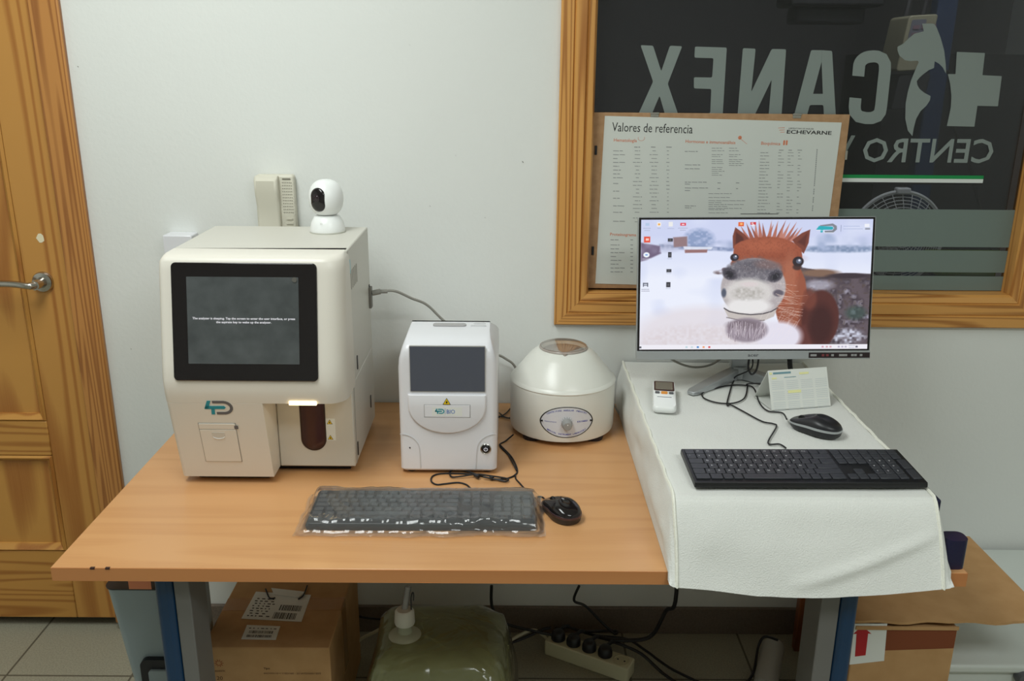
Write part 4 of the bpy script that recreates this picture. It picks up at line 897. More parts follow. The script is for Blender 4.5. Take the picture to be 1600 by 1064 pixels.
# pale ground hump
blend(ell(520, 760, 420, 180, 60)*.75, (226, 218, 224)); blend(ell(480, 800, 330, 110, 50)*n2*.4, (206, 190, 190))
blend(ell(610, 380, 40, 14, 8)*.8*n2*1.6, (120, 104, 108)); blend(ell(628, 362, 14, 10, 5)*.8, (90, 72, 80))
# body and neck
blend(poly([(1060, 340), (1098, 420), (1112, 500), (1150, 560), (1180, 700), (1150, 835), (1060, 800), (960, 700), (930, 600), (980, 420)], 8), (150, 84, 62))
blend(ell(1195, 655, 108, 168, 10), (84, 42, 38)); blend(ell(1200, 690, 70, 120, 40), (62, 28, 28)); blend(line([(1120, 505), (1095, 640), (1090, 800)], 46, 22)*.6, (80, 36, 32)); blend(ell(1130, 540, 40, 60, 22)*.5, (140, 76, 58))
blend(poly([(1000, 700), (1110, 690), (1150, 800), (1100, 836), (1000, 830)], 20), (96, 50, 46))
# mane spikes behind the head
for i, (bx_, ax_, ay_) in enumerate([(770, 715, 108), (790, 748, 92), (812, 800, 88), (836, 820, 78), (858, 842, 96), (880, 893, 80), (905, 930, 82), (925, 975, 78), (950, 1000, 92), (972, 1038, 88), (992, 1046, 122), (1010, 1070, 120), (870, 905, 100), (820, 775, 110), (945, 960, 104)]):
    blend(poly([(bx_-15, 200), (bx_+15, 200), (ax_, ay_)], 3)*.95, ((176, 104, 86), (150, 82, 66), (190, 124, 108))[i % 3])
# ears
for pts in ([(676, 240), (672, 170), (686, 118), (730, 150), (772, 190), (700, 240)], [(1016, 192), (1070, 152), (1117, 132), (1110, 210), (1084, 272), (1040, 230)]): blend(poly(pts, 4), (120, 62, 48))
blend(poly([(690, 215), (690, 145), (730, 175), (740, 200)], 10)*.9, (78, 36, 32)); blend(poly([(1045, 205), (1104, 150), (1090, 230)], 10)*.8, (88, 42, 36))
# head
hd_ = [(676, 300), (682, 225), (720, 200), (790, 180), (880, 172), (960, 182), (1020, 205), (1070, 245), (1078, 300), (1062, 400), (1040, 480), (1010, 560), (960, 610), (900, 500), (700, 420), (664, 330)]
blend(poly(hd_, 6), (158, 84, 60)); blend(ell(860, 225, 130, 36, 30)*.7, (176, 98, 70)); blend(ell(930, 300, 130, 26, 26)*.4, (140, 72, 50)); blend(poly(hd_, 6)*(n3-.5)*.8, (118, 58, 42)); blend(ell(1010, 420, 40, 140, 30)*.6, (180, 116, 90))
# eyes
for cx, cy, r in ((686, 293, 24), (1054, 318, 32)):
    blend(ell(cx, cy, r, r*.9, 5), (44, 34, 40)); blend(ell(cx+4, cy-2, r*.5, r*.45, 5), (96, 104, 124)); blend(ell(cx+7, cy-7, r*.2, r*.2, 3), (225, 228, 240))
blend(ell(1050, 350, 26, 18, 8)*.8, (52, 38, 40))
# muzzle
blend(ell(800, 470, 188, 172, 8), (178, 170, 172)); blend(ell(800, 372, 160, 74, 16), (122, 118, 126)); blend(ell(830, 345, 110, 34, 18), (104, 98, 106)); blend(ell(800, 372, 165, 84, 20)*(n2-.35)*1.3, (92, 90, 100))
blend(ell(900, 330, 90, 30, 20)*.3, (160, 110, 96))
for cx, cy, rot in ((660, 388, .5), (925, 402, -.5)): blend(ell(cx, cy, 44, 34, 10, rot), (74, 70, 80)); blend(ell(cx, cy+3, 26, 18, 9, rot), (40, 38, 46))
blend(ell(775, 500, 140, 84, 26), (212, 208, 206)); blend(ell(775, 580, 132, 46, 18), (232, 230, 230)); blend(ell(770, 505, 90, 40, 20)*.6*n2*1.4, (168, 164, 158)); blend(ell(775, 450, 50, 14, 10)*.7, (220, 206, 208))
blend(ell(800, 470, 188, 172, 20)*np.clip(n3-.6, 0, 1)*.7, (230, 230, 232))
blend(ell(630, 500, 14, 26, 8), (84, 90, 108)); blend(ell(946, 502, 30, 20, 10), (98, 92, 104))
blend(poly([(632, 590), (700, 615), (790, 628), (880, 620), (940, 596), (925, 640), (860, 668), (760, 664), (660, 646)], 5), (198, 190, 186)); blend(line([(634, 590), (665, 610), (720, 622), (790, 629), (860, 624), (910, 610), (945, 588)], 6, 3), (60, 54, 62)); blend(line([(650, 645), (720, 660), (800, 668), (870, 662)], 5, 4)*.8, (92, 82, 84))
# beard and chest
blend(ell(960, 760, 130, 90, 30), (228, 224, 238)); blend(ell(770, 720, 120, 72, 16), (150, 138, 150)); blend(ell(750, 690, 95, 30, 18)*.6, (110, 96, 104))
rr_l = random.Random(3)
for i in range(70):
    x = rr_l.uniform(655, 875); y = rr_l.uniform(665, 720); blend(line([(x, y), (x+rr_l.uniform(-16, 10), y+rr_l.uniform(40, 75))], 3.0, 2)*.7, rr_l.choice(((224, 214, 222), (120, 104, 116), (190, 178, 190))))
for i in range(26):
    x = rr_l.uniform(930, 985); y = rr_l.uniform(440, 640); blend(line([(x, y), (x+rr_l.uniform(70, 150), y+rr_l.uniform(-20, 70))], 2.2, 2)*.55, (232, 208, 198))
for i in range(40):
    x = rr_l.uniform(820, 1060); y = rr_l.uniform(650, 800); blend(line([(x, y), (x+rr_l.uniform(10, 40), y+rr_l.uniform(-30, -60))], 3, 2)*.3, (240, 230, 236))
# icons
def rect(x0, y0, x1, y1, c, soft=2): blend(poly([(x0, y0), (x1, y0), (x1, y1), (x0, y1)], soft), c)
def lbl(cx, y, w_, c=(150, 156, 180)):
    x = cx-w_/2
    while x < cx+w_/2: l = rr_l.uniform(5, 13); blend(line([(x, y), (min(x+l, cx+w_/2), y)], 4, 2)*.5, c); x += l+4
rect(170, 92, 192, 108, (180, 200, 230)); lbl(180, 122, 44); lbl(180, 135, 30)
rect(236, 88, 260, 112, (240, 236, 236)); rect(241, 95, 254, 105, (240, 170, 60)); lbl(248, 122, 14)
rect(303, 86, 326, 112, (236, 236, 236)); lbl(315, 124, 34)
rect(370, 92, 402, 108, (222, 60, 80)); rect(378, 97, 394, 103, (245, 225, 230)); lbl(385, 122, 52); lbl(385, 134, 30)
rect(162, 170, 198, 204, (228, 76, 50)); rect(172, 180, 190, 194, (250, 200, 190)); lbl(180, 210, 34, (230, 225, 230))
blend(ell(178, 276, 18, 15, 3), (238, 244, 252)); blend(ell(178, 276, 8, 4, 3), (110, 150, 220)); lbl(178, 300, 46, (240, 240, 250))
rect(160, 440, 190, 446, (70, 74, 90)); rect(160, 440, 165, 462, (70, 74, 90)); rect(185, 440, 190, 462, (70, 74, 90)); rect(160, 452, 190, 457, (90, 94, 110)); lbl(175, 478, 44, (120, 120, 140)); lbl(175, 488, 44, (120, 120, 140))
for x, y, w_, h_ in ((314, 190, 28, 20), (312, 276, 20, 32), (309, 369, 28, 18), (307, 451, 24, 30)): rect(x-w_/2, y-h_/2, x+w_/2, y+h_/2, (44, 44, 52)); rect(x-w_/4, y-h_/4, x+w_/4, y+h_/4, (90, 90, 96)); lbl(x, y+h_/2+7, 24)
rect(703, 88, 735, 112, (226, 96, 44)); blend(ell(720, 99, 8, 6, 3), (250, 190, 120)); rect(772, 88, 804, 104, (206, 50, 60)); blend(ell(788, 106, 8, 6, 2), (240, 230, 232)); rect(778, 92, 790, 98, (240, 210, 210))
# logo top right
blend(poly([(1170, 108), (1245, 98), (1268, 112), (1270, 132), (1250, 150), (1200, 150), (1200, 140), (1244, 138), (1254, 124), (1244, 112), (1176, 114)], 3), (128, 132, 142))
blend(poly([(1150, 134), (1166, 112), (1244, 116), (1250, 126), (1242, 134), (1192, 134), (1188, 150), (1176, 150), (1176, 134)], 3), (40, 172, 186)); blend(line([(1152, 136), (1192, 138), (1200, 151), (1250, 152)], 3, 3)*.8, (245, 247, 252)); blend(line([(1293, 108), (1293, 144)], 2, 1.5)*.8, (120, 130, 160))
for y, w_ in ((114, 90), (130, 110)): lbl(1308+w_/2, y, w_, (150, 165, 205))
rect(1428, 100, 1456, 120, (240, 242, 250)); rect(1432, 124, 1460, 134, (150, 155, 170))
# task bar
rect(140, 806, 1480, 840, (240, 238, 246)); rect(146, 816, 156, 826, (50, 50, 60))
for x, c_ in ((420, (190, 215, 225)), (452, (200, 220, 225)), (486, (60, 130, 200)), (520, (240, 160, 110)), (554, (214, 70, 70)), (1215, (210, 160, 180)), (1240, (214, 170, 180)), (1262, (214, 170, 180)), (1310, (190, 185, 205)), (1330, (190, 185, 205)), (1350, (190, 185, 205)), (1414, (90, 90, 110))): rect(x-6, 816, x+6, 826, c_)
lbl(1385, 815, 34); lbl(1385, 827, 30)
img = np.clip(img, 0, 255)
lin_ = np.where(img/255 <= .04045, img/255/12.92, ((img/255+.055)/1.055)**2.4)
sl, sr, sb_, st_ = -Wm/2+.007, Wm/2-.007, -Hm/2+.0235, Hm/2-.006
b = MB(); gv = []
for j in range(GH+1):
    for i in range(GW+1): gv.append(mfr.P(sl+(sr-sl)*i/GW, st_+(sb_-st_)*j/GH, .0014))
b.v = gv; b.f = [(j*(GW+1)+i, (j+1)*(GW+1)+i, (j+1)*(GW+1)+i+1, j*(GW+1)+i+1) for j in range(GH) for i in range(GW)]; b.m = [0]*len(b.f)
m, nt, bb = new('screen_picture'); at = nt.nodes.new('ShaderNodeAttribute'); at.attribute_name = 'picture'; bb.inputs['Base Color'].default_value = (.01, .01, .012, 1); bb.inputs['Roughness'].default_value = .35
nt.links.new(at.outputs['Color'], bb.inputs['Emission Color']); bb.inputs['Emission Strength'].default_value = .97
so = part('screen', b, m, mo)
ca = so.data.color_attributes.new('picture', 'FLOAT_COLOR', 'CORNER')
arr = np.ones((GH*GW, 4, 4), np.float32); arr[:, :, :3] = lin_.reshape(-1, 1, 3); ca.data.foreach_set('color', arr.ravel())
# stand
b = MB(); zf = CZ_+.001
def footbar(p, q, wd, h0, h1):
    d = (q-p); n_ = V((-d.y, d.x, 0)).normalized()*wd/2; rings = []
    for t, s, hh in ((0, .8, h0), (.5, 1, (h0+h1)/2), (.94, .9, h1), (1, .55, h1*.8)): c_ = p+d*t; rings.append([c_-n_*s, c_+n_*s, c_+n_*s+V((0, 0, hh)), c_-n_*s+V((0, 0, hh))])
    b.loft(rings)
hub = V((.565, 2.06, zf)); ft = AZ(1078, 617, zf); ft = V((ft.x, ft.y, zf)); fr2 = V((.715, 1.935, zf))
footbar(hub, ft, .030, .030, .010); footbar(hub, fr2, .030, .030, .010); b.lathe(hub, [(0, 0), (.022, 0), (.022, .032), (0, .034)], 20)
part('foot', b, silver, mo, bevel=.002)
part('neck', MB().loft([[V((.565+sx*.022, 2.058+sy*.012, CZ_+.028)) for sx, sy in ((-1, -1), (1, -1), (1, 1), (-1, 1))], [V((.565+sx*.030, 2.030+sy*.010, 1.0)) for sx, sy in ((-1, -1), (1, -1), (1, 1), (-1, 1))]]), silver, mo, bevel=.003)

# ------------------------------------------------------------------ calendar, remote
cal = thing('desk_calendar', 'white folded desk calendar with yellow marks, standing beside the monitor foot', 'calendar', (.66, 1.9, CZ_))
pA, pB = AZ(1206, 641, CZ_+.001), AZ(1298, 634, CZ_+.001)
ux = (pB-pA); cw = ux.length; ux.normalize(); back = V((-ux.y, ux.x, 0)); up_ = (back*.42+V((0, 0, 1))).normalized(); ch_ = .088
cfr = Fr(pA, ux, up_); part('front_card', MB().prism(cfr, [(0, 0), (cw, 0), (cw, ch_), (0, ch_)], -.001, 0), paper, cal)
apex = pA+up_*ch_; pC = apex-V((0, 0, apex.z-CZ_-.001))+back*.052
bfr = Fr(pC, ux, (apex-pC)); part('rear_card', MB().prism(bfr, [(0, 0), (cw, 0), (cw, (apex-pC).length), (0, (apex-pC).length)], -.0005, .0005), paper, cal)
part('base_card', MB().quad(pA+V((0, 0, .0004)), pB+V((0, 0, .0004)), V((pC.x, pC.y, pA.z+.0004))+ux*cw, V((pC.x, pC.y, pA.z+.0004))), paper, cal)
b = MB(); b.mi = 0
for i in range(4):
    for j in range(3):
        x = .006+i*cw*.245; y = ch_*.72-j*ch_*.27
        for r in range(5):
            b.mi = 1; b.prism(cfr, [(x, y-r*.0042), (x+cw*.2, y-r*.0042), (x+cw*.2, y-r*.0042-.0009), (x, y-r*.0042-.0009)], 0, .0004)
b.mi = 0
for x, y, w_, h_ in ((.52, .86, .16, .05), (.30, .40, .22, .07), (.05, .78, .08, .04), (.02, .90, .04, .05)): b.prism(cfr, [(x*cw, y*ch_), ((x+w_)*cw, y*ch_), ((x+w_)*cw, (y+h_)*ch_), (x*cw, (y+h_)*ch_)], .0004, .0006)
b.mi = 2; b.prism(cfr, [(.08*cw, .90*ch_), (.38*cw, .90*ch_), (.38*cw, .95*ch_), (.08*cw, .95*ch_)], 0, .0005); b.prism(cfr, [(.26*cw, .80*ch_), (.46*cw, .80*ch_), (.46*cw, .815*ch_), (.26*cw, .815*ch_)], 0, .0005)
part('calendar_print', b, [yl_hi, mat('grid_grey', (200, 206, 208), .6), mat('header_blue', (110, 150, 160), .6)], cal)
rl, rr3 = AZ(1020, 640, CZ_+.012), AZ(1056, 640, CZ_+.012)
rm = thing('remote_control', 'white remote control with a grey display and orange button, on the cover', 'remote', ((rl.x+rr3.x)/2, rl.y+.07, CZ_))
rw = (rr3.x-rl.x)*1.02; Rl = .148; rc = V(((rl.x+rr3.x)/2, rl.y-.002, CZ_+.0015)); rf = Fr(rc+V((0, 0, .018)), (1, -.15, 0), (.15, 1, .05))
f0 = lambda s, w: [rf.P(u*s, Rl/2+(v-Rl/2)*s, w) for u, v in rrect(-rw/2, rw/2, 0, Rl, [.012, .012, .006, .006], 5)]
part('case', MB().loft([f0(.94, -.017), f0(1, -.012), f0(1, -.004), f0(.95, 0)]), white_b, rm, angle=50)
part('display_frame', MB().prism(rf, rrect(-rw/2+.003, rw/2-.003, Rl*.60, Rl*.97, .004, 4), -.001, .0012), mat('brown_frame', (70, 48, 48), .3), rm)
part('display', MB().prism(rf, rrect(-rw/2+.0065, rw/2-.0065, Rl*.64, Rl*.93, .002, 3), .0008, .0018), lcd3, rm)
part('button', MB().prism(rf, rrect(-.007, .007, Rl*.48, Rl*.56, .002, 3), -.001, .002), orange_l, rm, label='orange button')
for s_ in (-1, 1): part('button', MB().prism(rf, rrect(s_*.0155-.005, s_*.0155+.005, Rl*.485, Rl*.55, .002, 3), -.001, .002), grey_pr, rm)
part('cover_seam', MB().prism(rf, rrect(-.016, .016, Rl*.355, Rl*.37, .001, 2), -.001, .0006), mat('seam_blue_grey', (130, 132, 142), .5), rm)

# ------------------------------------------------------------------ cables on the table and cloth
def cable(name, pts, r, m, label, z=None, smooth=True, cat='cable'):
    P_ = []
    for p in pts:
        if len(p) == 3 and isinstance(p, tuple) and p[0] > 3: P_.append(AZ(p[0], p[1], p[2]+r))
        elif len(p) == 2: P_.append(AZ(p[0], p[1], z+r))
        else: P_.append(V(p))
    return tag(part(name, MB().tube(P_, r, 8, smooth), m), label, cat)
cable('thin_cord', [(.5*0+m2.x-.048, m2.y+.045, CZ_+.012), (1222, 645), (1200, 642), (1187, 630), (1178, 607), (1165, 602), (1140, 602), (1112, 608), (1098, 614), (1100, 622), (1120, 629), (1145, 630), (1163, 622), (1168, 604), (1168, 600, .826), (1190, 599, .83)], .0017, cable_m, 'thin black mouse cable looping across the white cover', CZ_+.001)
cable('thin_cord', [(1228, 700), (1218, 694), (1200, 692), (1213, 667), (1208, 662), (1190, 658), (1160, 642), (1143, 633), (1136, 632), (1141, 610), (1146, 596), (1150, 588, .835), (.577, 1.99, .87), (.575, 2.0, .91)], .0017, cable_m, 'thin black keyboard cable running from the black keyboard up behind the monitor', CZ_+.001)
q = [(.568, 1.985, .905), (.566, 1.982, .875), (.575, 1.98, .857), (.586, 1.98, .87), (.590, 1.985, .905)]
cable('video_cable', q, .0024, cable_m, 'short black cable loop hanging under the monitor by its neck')
q = [(.672, 2.02, .905), (.676, 2.01, .86), (.69, 2.0, .824)]
cable('power_cable', q, .006, cable_m, 'thick dark cable dropping behind the monitor near the calendar')
cable('signal_cable', [(.37, 2.03, .90), (.40, 2.04, .870), (.45, 2.05, .85), (.50, 2.06, .855), (.545, 2.075, .885)], .0028, gcable_m, 'grey cable sagging under the left half of the monitor')
cable('network_cable', [(-.318, 2.03, 1.035), (-.300, 2.035, 1.038), (-.27, 2.05, 1.035), (-.235, 2.08, 1.01), (-.20, 2.11, .985), (-.15, 2.13, .93), (-.05, 2.14, .86), (-.01, 2.155, .835), (.02, 2.165, .80), (.03, 2.165, ZT+.003)], .0032, gcable_m, 'grey cable from the blood analyzer side, passing behind the small analyzer')
pl_ = thing('cable_plug', 'grey plug in the right side of the blood analyzer', 'plug', (-.315, 2.03, 1.03)); part('body', MB().tube([(-.3225, 2.03, 1.035), (-.303, 2.034, 1.038)], .0065, 10), gcable_m, pl_); part('strain_relief', MB().tube([(-.303, 2.034, 1.038), (-.288, 2.04, 1.037)], .0048, 10), gcable_m, pl_)
cable('wrapped_cable', [(735, 763), (728, 757), (715, 754), (695, 756), (682, 757), (674, 752), (676, 744), (690, 740), (720, 740), (745, 742), (770, 748), (790, 748), (805, 742), (808, 733), (800, 715), (786, 700), (781, 695)], .0019, cable_m, 'black keyboard cable looped in front of the small analyzer', ZT)
cable('wrapped_cable', [(750, 743, .704), (725, 735, .703), (710, 733, .703), (703, 738, .702), (706, 745, .702), (722, 744, .704), (745, 741, .706), (770, 744, .705), (793, 748, .703), (790, 752, .702), (775, 749, .703), (755, 745, .706)], .0019, cable_m, 'bundled coil of black cable tied in front of the small analyzer', ZT)
tag(part('twist_tie', MB().tube([AZ(742, 742, .7075), AZ(748, 745, .7075)], .0042, 8).tube([AZ(766, 746, .706), AZ(770, 748, .706)], .0042, 8), black_p), 'black twist tie holding the coiled cable together', 'cable tie')
cable('wire', [(820, 764), (812, 755), (806, 748), (805, 741, .703)], .0018, cable_m, 'short black wire meeting the top right corner of the wrapped keyboard', ZT)
cable('wire', [(802, 679, .705), (790, 689), (781, 696), (795, 712), (807, 735, .703)], .0018, cable_m, 'black wire running out from under the centrifuge to the coil', ZT)
for k, (p, lab) in enumerate((([(779, 652), (790, 646), (800, 635)], 'upper'), ([(778, 650), (790, 652), (802, 655)], 'lower'), ([(780, 645), (792, 653), (803, 650)], 'middle'))):
    cable('wire', p, .0016, cable_m, lab+' one of the thin black wires between small analyzer and centrifuge', ZT+.002)
cable('wire', [(.262, 2.14, .74), (.275, 2.12, .715), (.284, 2.10, ZT+.004)], .0022, gcable_m, 'grey wire between the centrifuge and the white cover')
cable('thin_cord', [(m1.x-.028, m1.y+.046, ZT+.008), (848, 777), (842, 776), (836, 778)], .0017, cable_m, 'short lead from the glossy mouse under the plastic bag', ZT)

# ------------------------------------------------------------------ under the table
bi = thing('waste_bin', 'blue grey plastic bin standing left of the table leg', 'bin', (-.75, 1.68, 0))
y0 = 1.56; p0 = AY(159, 909, y0); p1 = AY(200, 1064, y0); zt_ = .534; dxdz = (p1.x-p0.x)/(p0.z-p1.z)
def bring(z, s=0): dd = dxdz*(p0.z-z); return [V((x, y, z)) for x, y in rrect(p0.x+dd+s, -.692-dd*0-s, y0+dd*.4+s, y0+.26-s, .02, 5)]
part('body', MB().loft([bring(.0), bring(.03), bring(.25), bring(zt_)]), bin_m, bi)
part('rim', MB().loft([bring(zt_, -.002), bring(zt_+.003, -.002), bring(zt_+.004, .01)]), mat('bin_black', (30, 30, 34), .4), bi)
rfm = Fr((0, y0-.001+dxdz*.02, 0), (1, 0, 0), (0, 0, 1)); a = AY(219, 1029, y0); e = AY(262, 1064, y0)
rc_ = part('recess', MB().prism(rfm, rrect(a.x, -.694, e.z-.10, a.z, .015, 5), -.01, .006), dark_m, bi)
part('handle', MB().prism(rfm, rrect(a.x+.018, -.695, a.z-.055, a.z-.022, .006, 4), .006, .012), bin_m, rc_)
tag(part('paper_scrap', (lambda q, h: MB().box(h.x, q.x, y0-.004, y0-.003, q.z, q.z+.03))(AY(238, 919, y0), AY(203, 919, y0)), peach), 'peach paper scrap over the front rim of the blue grey bin', 'paper')
# left carton
z_ = .30; cx0, cx1, cy0, cy1 = -.681, -.396, 1.695, 2.06
cb = thing('cardboard_box', 'sealed brown cardboard box with two white barcode labels under the table', 'box', ((cx0+cx1)/2, (cy0+cy1)/2, 0), 'cardboard boxes')
part('carton', MB().box(cx0, cx1, cy0, cy1, 0, z_), cardb, cb, bevel=.003)
tf = Fr((0, 0, z_), (1, 0, 0), (0, 1, 0)); sf2 = Fr((0, cy0, 0), (1, 0, 0), (0, 0, 1))
b = MB().prism(tf, [(cx0+.001, 1.835), (cx1-.001, 1.84), (cx1-.001, 1.892), (cx0+.001, 1.886)], 0, .0006).prism(Fr((cx1, 0, 0), (0, 1, 0), (0, 0, 1)), [(1.84, .12), (1.892, .12), (1.892, z_), (1.84, z_)], 0, .0006)
part('tape', b, tape, cb)
def T2(x, y): return tf.px(x, y)
lb = [T2(377, 967), T2(471, 972), T2(486, 930), T2(400, 925)]; l2 = part('shipping_label', MB().prism(tf, lb, .0006, .0012), paper, cb)
def lerp4(q, s, t): a = V(q[0]).to_2d().lerp(V(q[1]).to_2d(), s); c_ = V(q[3]).to_2d().lerp(V(q[2]).to_2d(), s); return tuple(a.lerp(c_, t))
def bars(b, q, s0, s1, t0, t1, n=22, seed=1):
    r = random.Random(seed); s = s0
    while s < s1:
        w_ = r.uniform(.3, 1)*(s1-s0)/n; b.prism(tf, [lerp4(q, s, t0), lerp4(q, s+w_, t0), lerp4(q, s+w_, t1), lerp4(q, s, t1)], .0012, .0016); s += w_+r.uniform(.4, 1)*(s1-s0)/n
b = MB(); bars(b, lb, .50, .88, .06, .28, 20, 1); bars(b, lb, .55, .92, .36, .56, 20, 2)
for k in range(8): bars(b, lb, .07+.02*(k % 2), .4, .1+k*.09, .13+k*.09, 5, k+4)
part('label_print', b, black_pr, l2)
lb = [T2(377, 999), T2(431, 1000), T2(438, 979), T2(386, 977)]; l3 = part('shipping_label', MB().prism(tf, lb, .0002, .0012), paper, cb)
b = MB(); bars(b, lb, .12, .85, .14, .3, 24, 7); bars(b, lb, .15, .85, .42, .6, 24, 8); bars(b, lb, .1, .9, .75, .8, 8, 9); part('label_print', b, black_pr, l3)
b = MB(); q = sf2.px(342, 1036)
for k in range(10): a = math.radians(k*36); b.prism(sf2, [(q[0]+.005*math.cos(a-.2), q[1]+.005*math.sin(a-.2)), (q[0]+.011*math.cos(a), q[1]+.011*math.sin(a)), (q[0]+.005*math.cos(a+.2), q[1]+.005*math.sin(a+.2))], 0, .0006)
part('sun_mark', b, mat('rust_print', (150, 70, 40), .7), cb)
b = MB(); q = sf2.px(333, 1049.5); b.text('DIAGNOSTIC', sf2, q[0], q[1], width=.028, h=.005, w=.0006); q = sf2.px(336, 1062); b.text('120', sf2, q[0], q[1], h=.010, w=.0006)
q = sf2.px(412, 1045.5); b.text('Tipo:', sf2, q[0], q[1], h=.005, w=.0006, bold=.02); q = sf2.px(412, 1053); b.text('4ADW0110 + 110D/160 - 20°/ATD35001 EXT', sf2, q[0], q[1], width=.13, h=.0045, w=.0006)
part('carton_print', b, mat('brown_print', (84, 56, 36), .8), cb)
b = MB().tube([AZ(415, 920, z_+.004), AZ(421, 934, z_+.004), AZ(430, 934, z_+.003)], .0018, 6).tube([AZ(466, 936, z_+.003), AZ(474, 930, z_+.004), AZ(480, 915, z_+.004)], .0018, 6)
tag(part('tag_cord', b, cable_m), 'black cord by the white tag on top of the barcoded box', 'cord')
tagf = [T2(424, 920), T2(478, 926), T2(466, 935), T2(428, 930)]; tag(part('paper_tag', MB().prism(tf, tagf, .0018, .0028), paper), 'small white paper tag on top of the barcoded box', 'tag')
# jerrycan
jc = thing('jerrycan', 'translucent yellow green collapsible jerrycan with a milky cap under the table', 'jerrycan', (-.165, 1.78, 0))
def jr(z, x0, x1, y0, y1, r, k): 
    o = []
    for i, (x, y) in enumerate(rrect(x0, x1, y0, y1, r, 7)): o.append(V((x+.006*math.sin(z*31+i*.7)*k, y+.007*math.sin(z*27+i*1.1+1)*k, z)))
    return o
part('container', MB().loft([jr(.0, -.28, -.02, 1.63, 1.90, .03, .2), jr(.02, -.31, .01, 1.61, 1.93, .04, .5), jr(.12, -.325, .025, 1.60, 1.94, .05, 1), jr(.2, -.32, .015, 1.61, 1.93, .05, 1), jr(.27, -.30, -.01, 1.635, 1.90, .045, .8), jr(.29, -.288, -.03, 1.65, 1.88, .045, .7), jr(.300, -.272, -.048, 1.667, 1.862, .04, .5), jr(.303, -.25, -.07, 1.69, 1.84, .03, .3)]), liquid, jc, angle=70)
cq = AZ(633, 990, .305); cq = V((cq.x, cq.y, .302))
b = MB().lathe(cq, [(0, -.01), (.038, 0), (.030, .006), (.017, .010), (.016, .028), (.018, .03), (.018, .034), (0, .034)], 32)
sp = part('spout', b, mat('spout_film', (206, 208, 180), .25, Transmission_Weight=.3), jc, angle=50)
b = MB().lathe(cq+V((0, 0, .032)), [(0, 0), (.0225, 0), (.0235, .004), (.022, .030), (.017, .036), (0, .038)], 28); part('cap', b, cap_m, jc)
tp = cq+V((0, 0, .068)); part('nozzle', MB().tube([tp-V((0, 0, .004)), tp+V((.004, .01, .02)), tp+V((.008, .018, .05))], [.0075]*14+[.004], 10), tube_m, jc)
tag(part('tube_hook', MB().tube([tp+V((.016, -.002, -.006)), tp+V((.016, 0, .028)), tp+V((.019, .004, .040)), tp+V((.0215, .004, .036)), tp+V((.021, 0, .022))], .0016, 8), black_p), 'thin black hooked wire stuck in the jerrycan cap', 'wire')
# power strip
s0, s1 = V((.117, 2.105, .0)), V((.331, 1.985, 0)); du = (s1-s0).normalized(); dv = V((-du.y, du.x, 0)); Ls = (s1-s0).length
ps = thing('power_strip', 'cream power strip with four black plugs, on the floor under the table', 'power strip', (s0+s1)/2)
pf4 = Fr(s0, du, dv); pf4.n = V((0, 0, 1))
part('housing', MB().prism(pf4, rrect(0, Ls, -.027, .027, .006, 3), .0, .044), mat('cream_strip', (214, 210, 178), .4), ps, bevel=.003)
sp_ = [Ls*(.12+.19*k) for k in range(5)]
b = MB(); b.lathe(pf4.P(sp_[4], 0, .0436), [(.0225, 0), (.0225, .0016), (.019, .0016), (.018, .0006), (0, .0006)], 28, cap=False)
sk = part('socket', b, mat('socket_cream', (200, 194, 160), .45), ps)
b = MB()
for s_ in (-1, 1): b.lathe(pf4.P(sp_[4]+s_*.0095, 0, .0442), [(.0026, 0), (.0026, .0006), (0, .0006)], 10, cap=False)
part('socket_hole', b, dark_m, sk)
plugs = []
tails = [[(.20, 2.02, .05)], 0, 0, 0]
for k in range(4):
    c_ = pf4.P(sp_[k], 0, .045)
    pg = thing('plug', ('black plug in the power strip, leftmost of four', 'second black plug from the left in the power strip', 'third black plug from the left in the power strip', 'black plug in the power strip, nearest its empty socket')[k], 'plug', c_, 'plugs in the power strip')
    part('body', MB().lathe(c_, [(0, 0), (.0195, 0), (.0195, .012), (.016, .022), (.012, .026), (0, .027)], 24), black_p, pg, angle=45)
    part('strain_relief', MB().tube([c_+V((0, .002, .020)), c_+V((.018, .022, .022)), c_+V((.030, .030, .018))], .0055, 8), black_p, pg); plugs.append(c_)
e = [p+V((.028, .029, .018)) for p in plugs]
cable('black_cord', [tuple(AY(768, 915, 2.11)), tuple(AY(769, 948, 2.11)), tuple(AY(785, 972, 2.10)), tuple(AY(830, 985, 2.09)), tuple(AY(868, 992, 2.09)), tuple(plugs[0]+V((-.005, .02, .02)))], .0042, cable_m, 'black cord hanging left of the power strip and reaching its first plug')
cable('black_cord', [tuple(AY(905, 915, 2.12)), tuple(AY(897, 938, 2.12)), tuple(AY(915, 947, 2.12)), tuple(AY(940, 972, 2.12)), tuple(AY(960, 990, 2.11)), (.30, 2.12, .05), tuple(e[1])], .0038, cable_m, 'kinked black cord hanging behind the power strip')
cable('black_cord', [(.415, 2.0, .66), tuple(AY(1057, 925, 2.0)), tuple(AY(1040, 955, 2.02)), tuple(AY(1015, 995, 2.04)), (.30, 2.05, .07), tuple(e[2])], .0055, cable_m, 'thick twisted black cord hanging under the cloth cover')
cable('black_cord', [tuple(e[3]), (.36, 2.02, .05), (.42, 1.97, .02), (.50, 1.90, .01), (.62, 1.80, .01), (.70, 1.70, .01)], .0042, cable_m, 'black cord leaving the last plug along the floor to the right')
cable('black_cord', [tuple(e[0]), (.24, 2.10, .05), (.33, 2.09, .045), (.38, 2.06, .03), (.45, 2.0, .012), (.56, 1.93, .01), (.64, 1.96, .02), tuple(AY(1185, 1010, 2.02)), tuple(AY(1195, 995, 2.02)), tuple(AY(1215, 1000, 2.02))], .0036, cable_m, 'black cord snaking over the strip toward the grey tube')
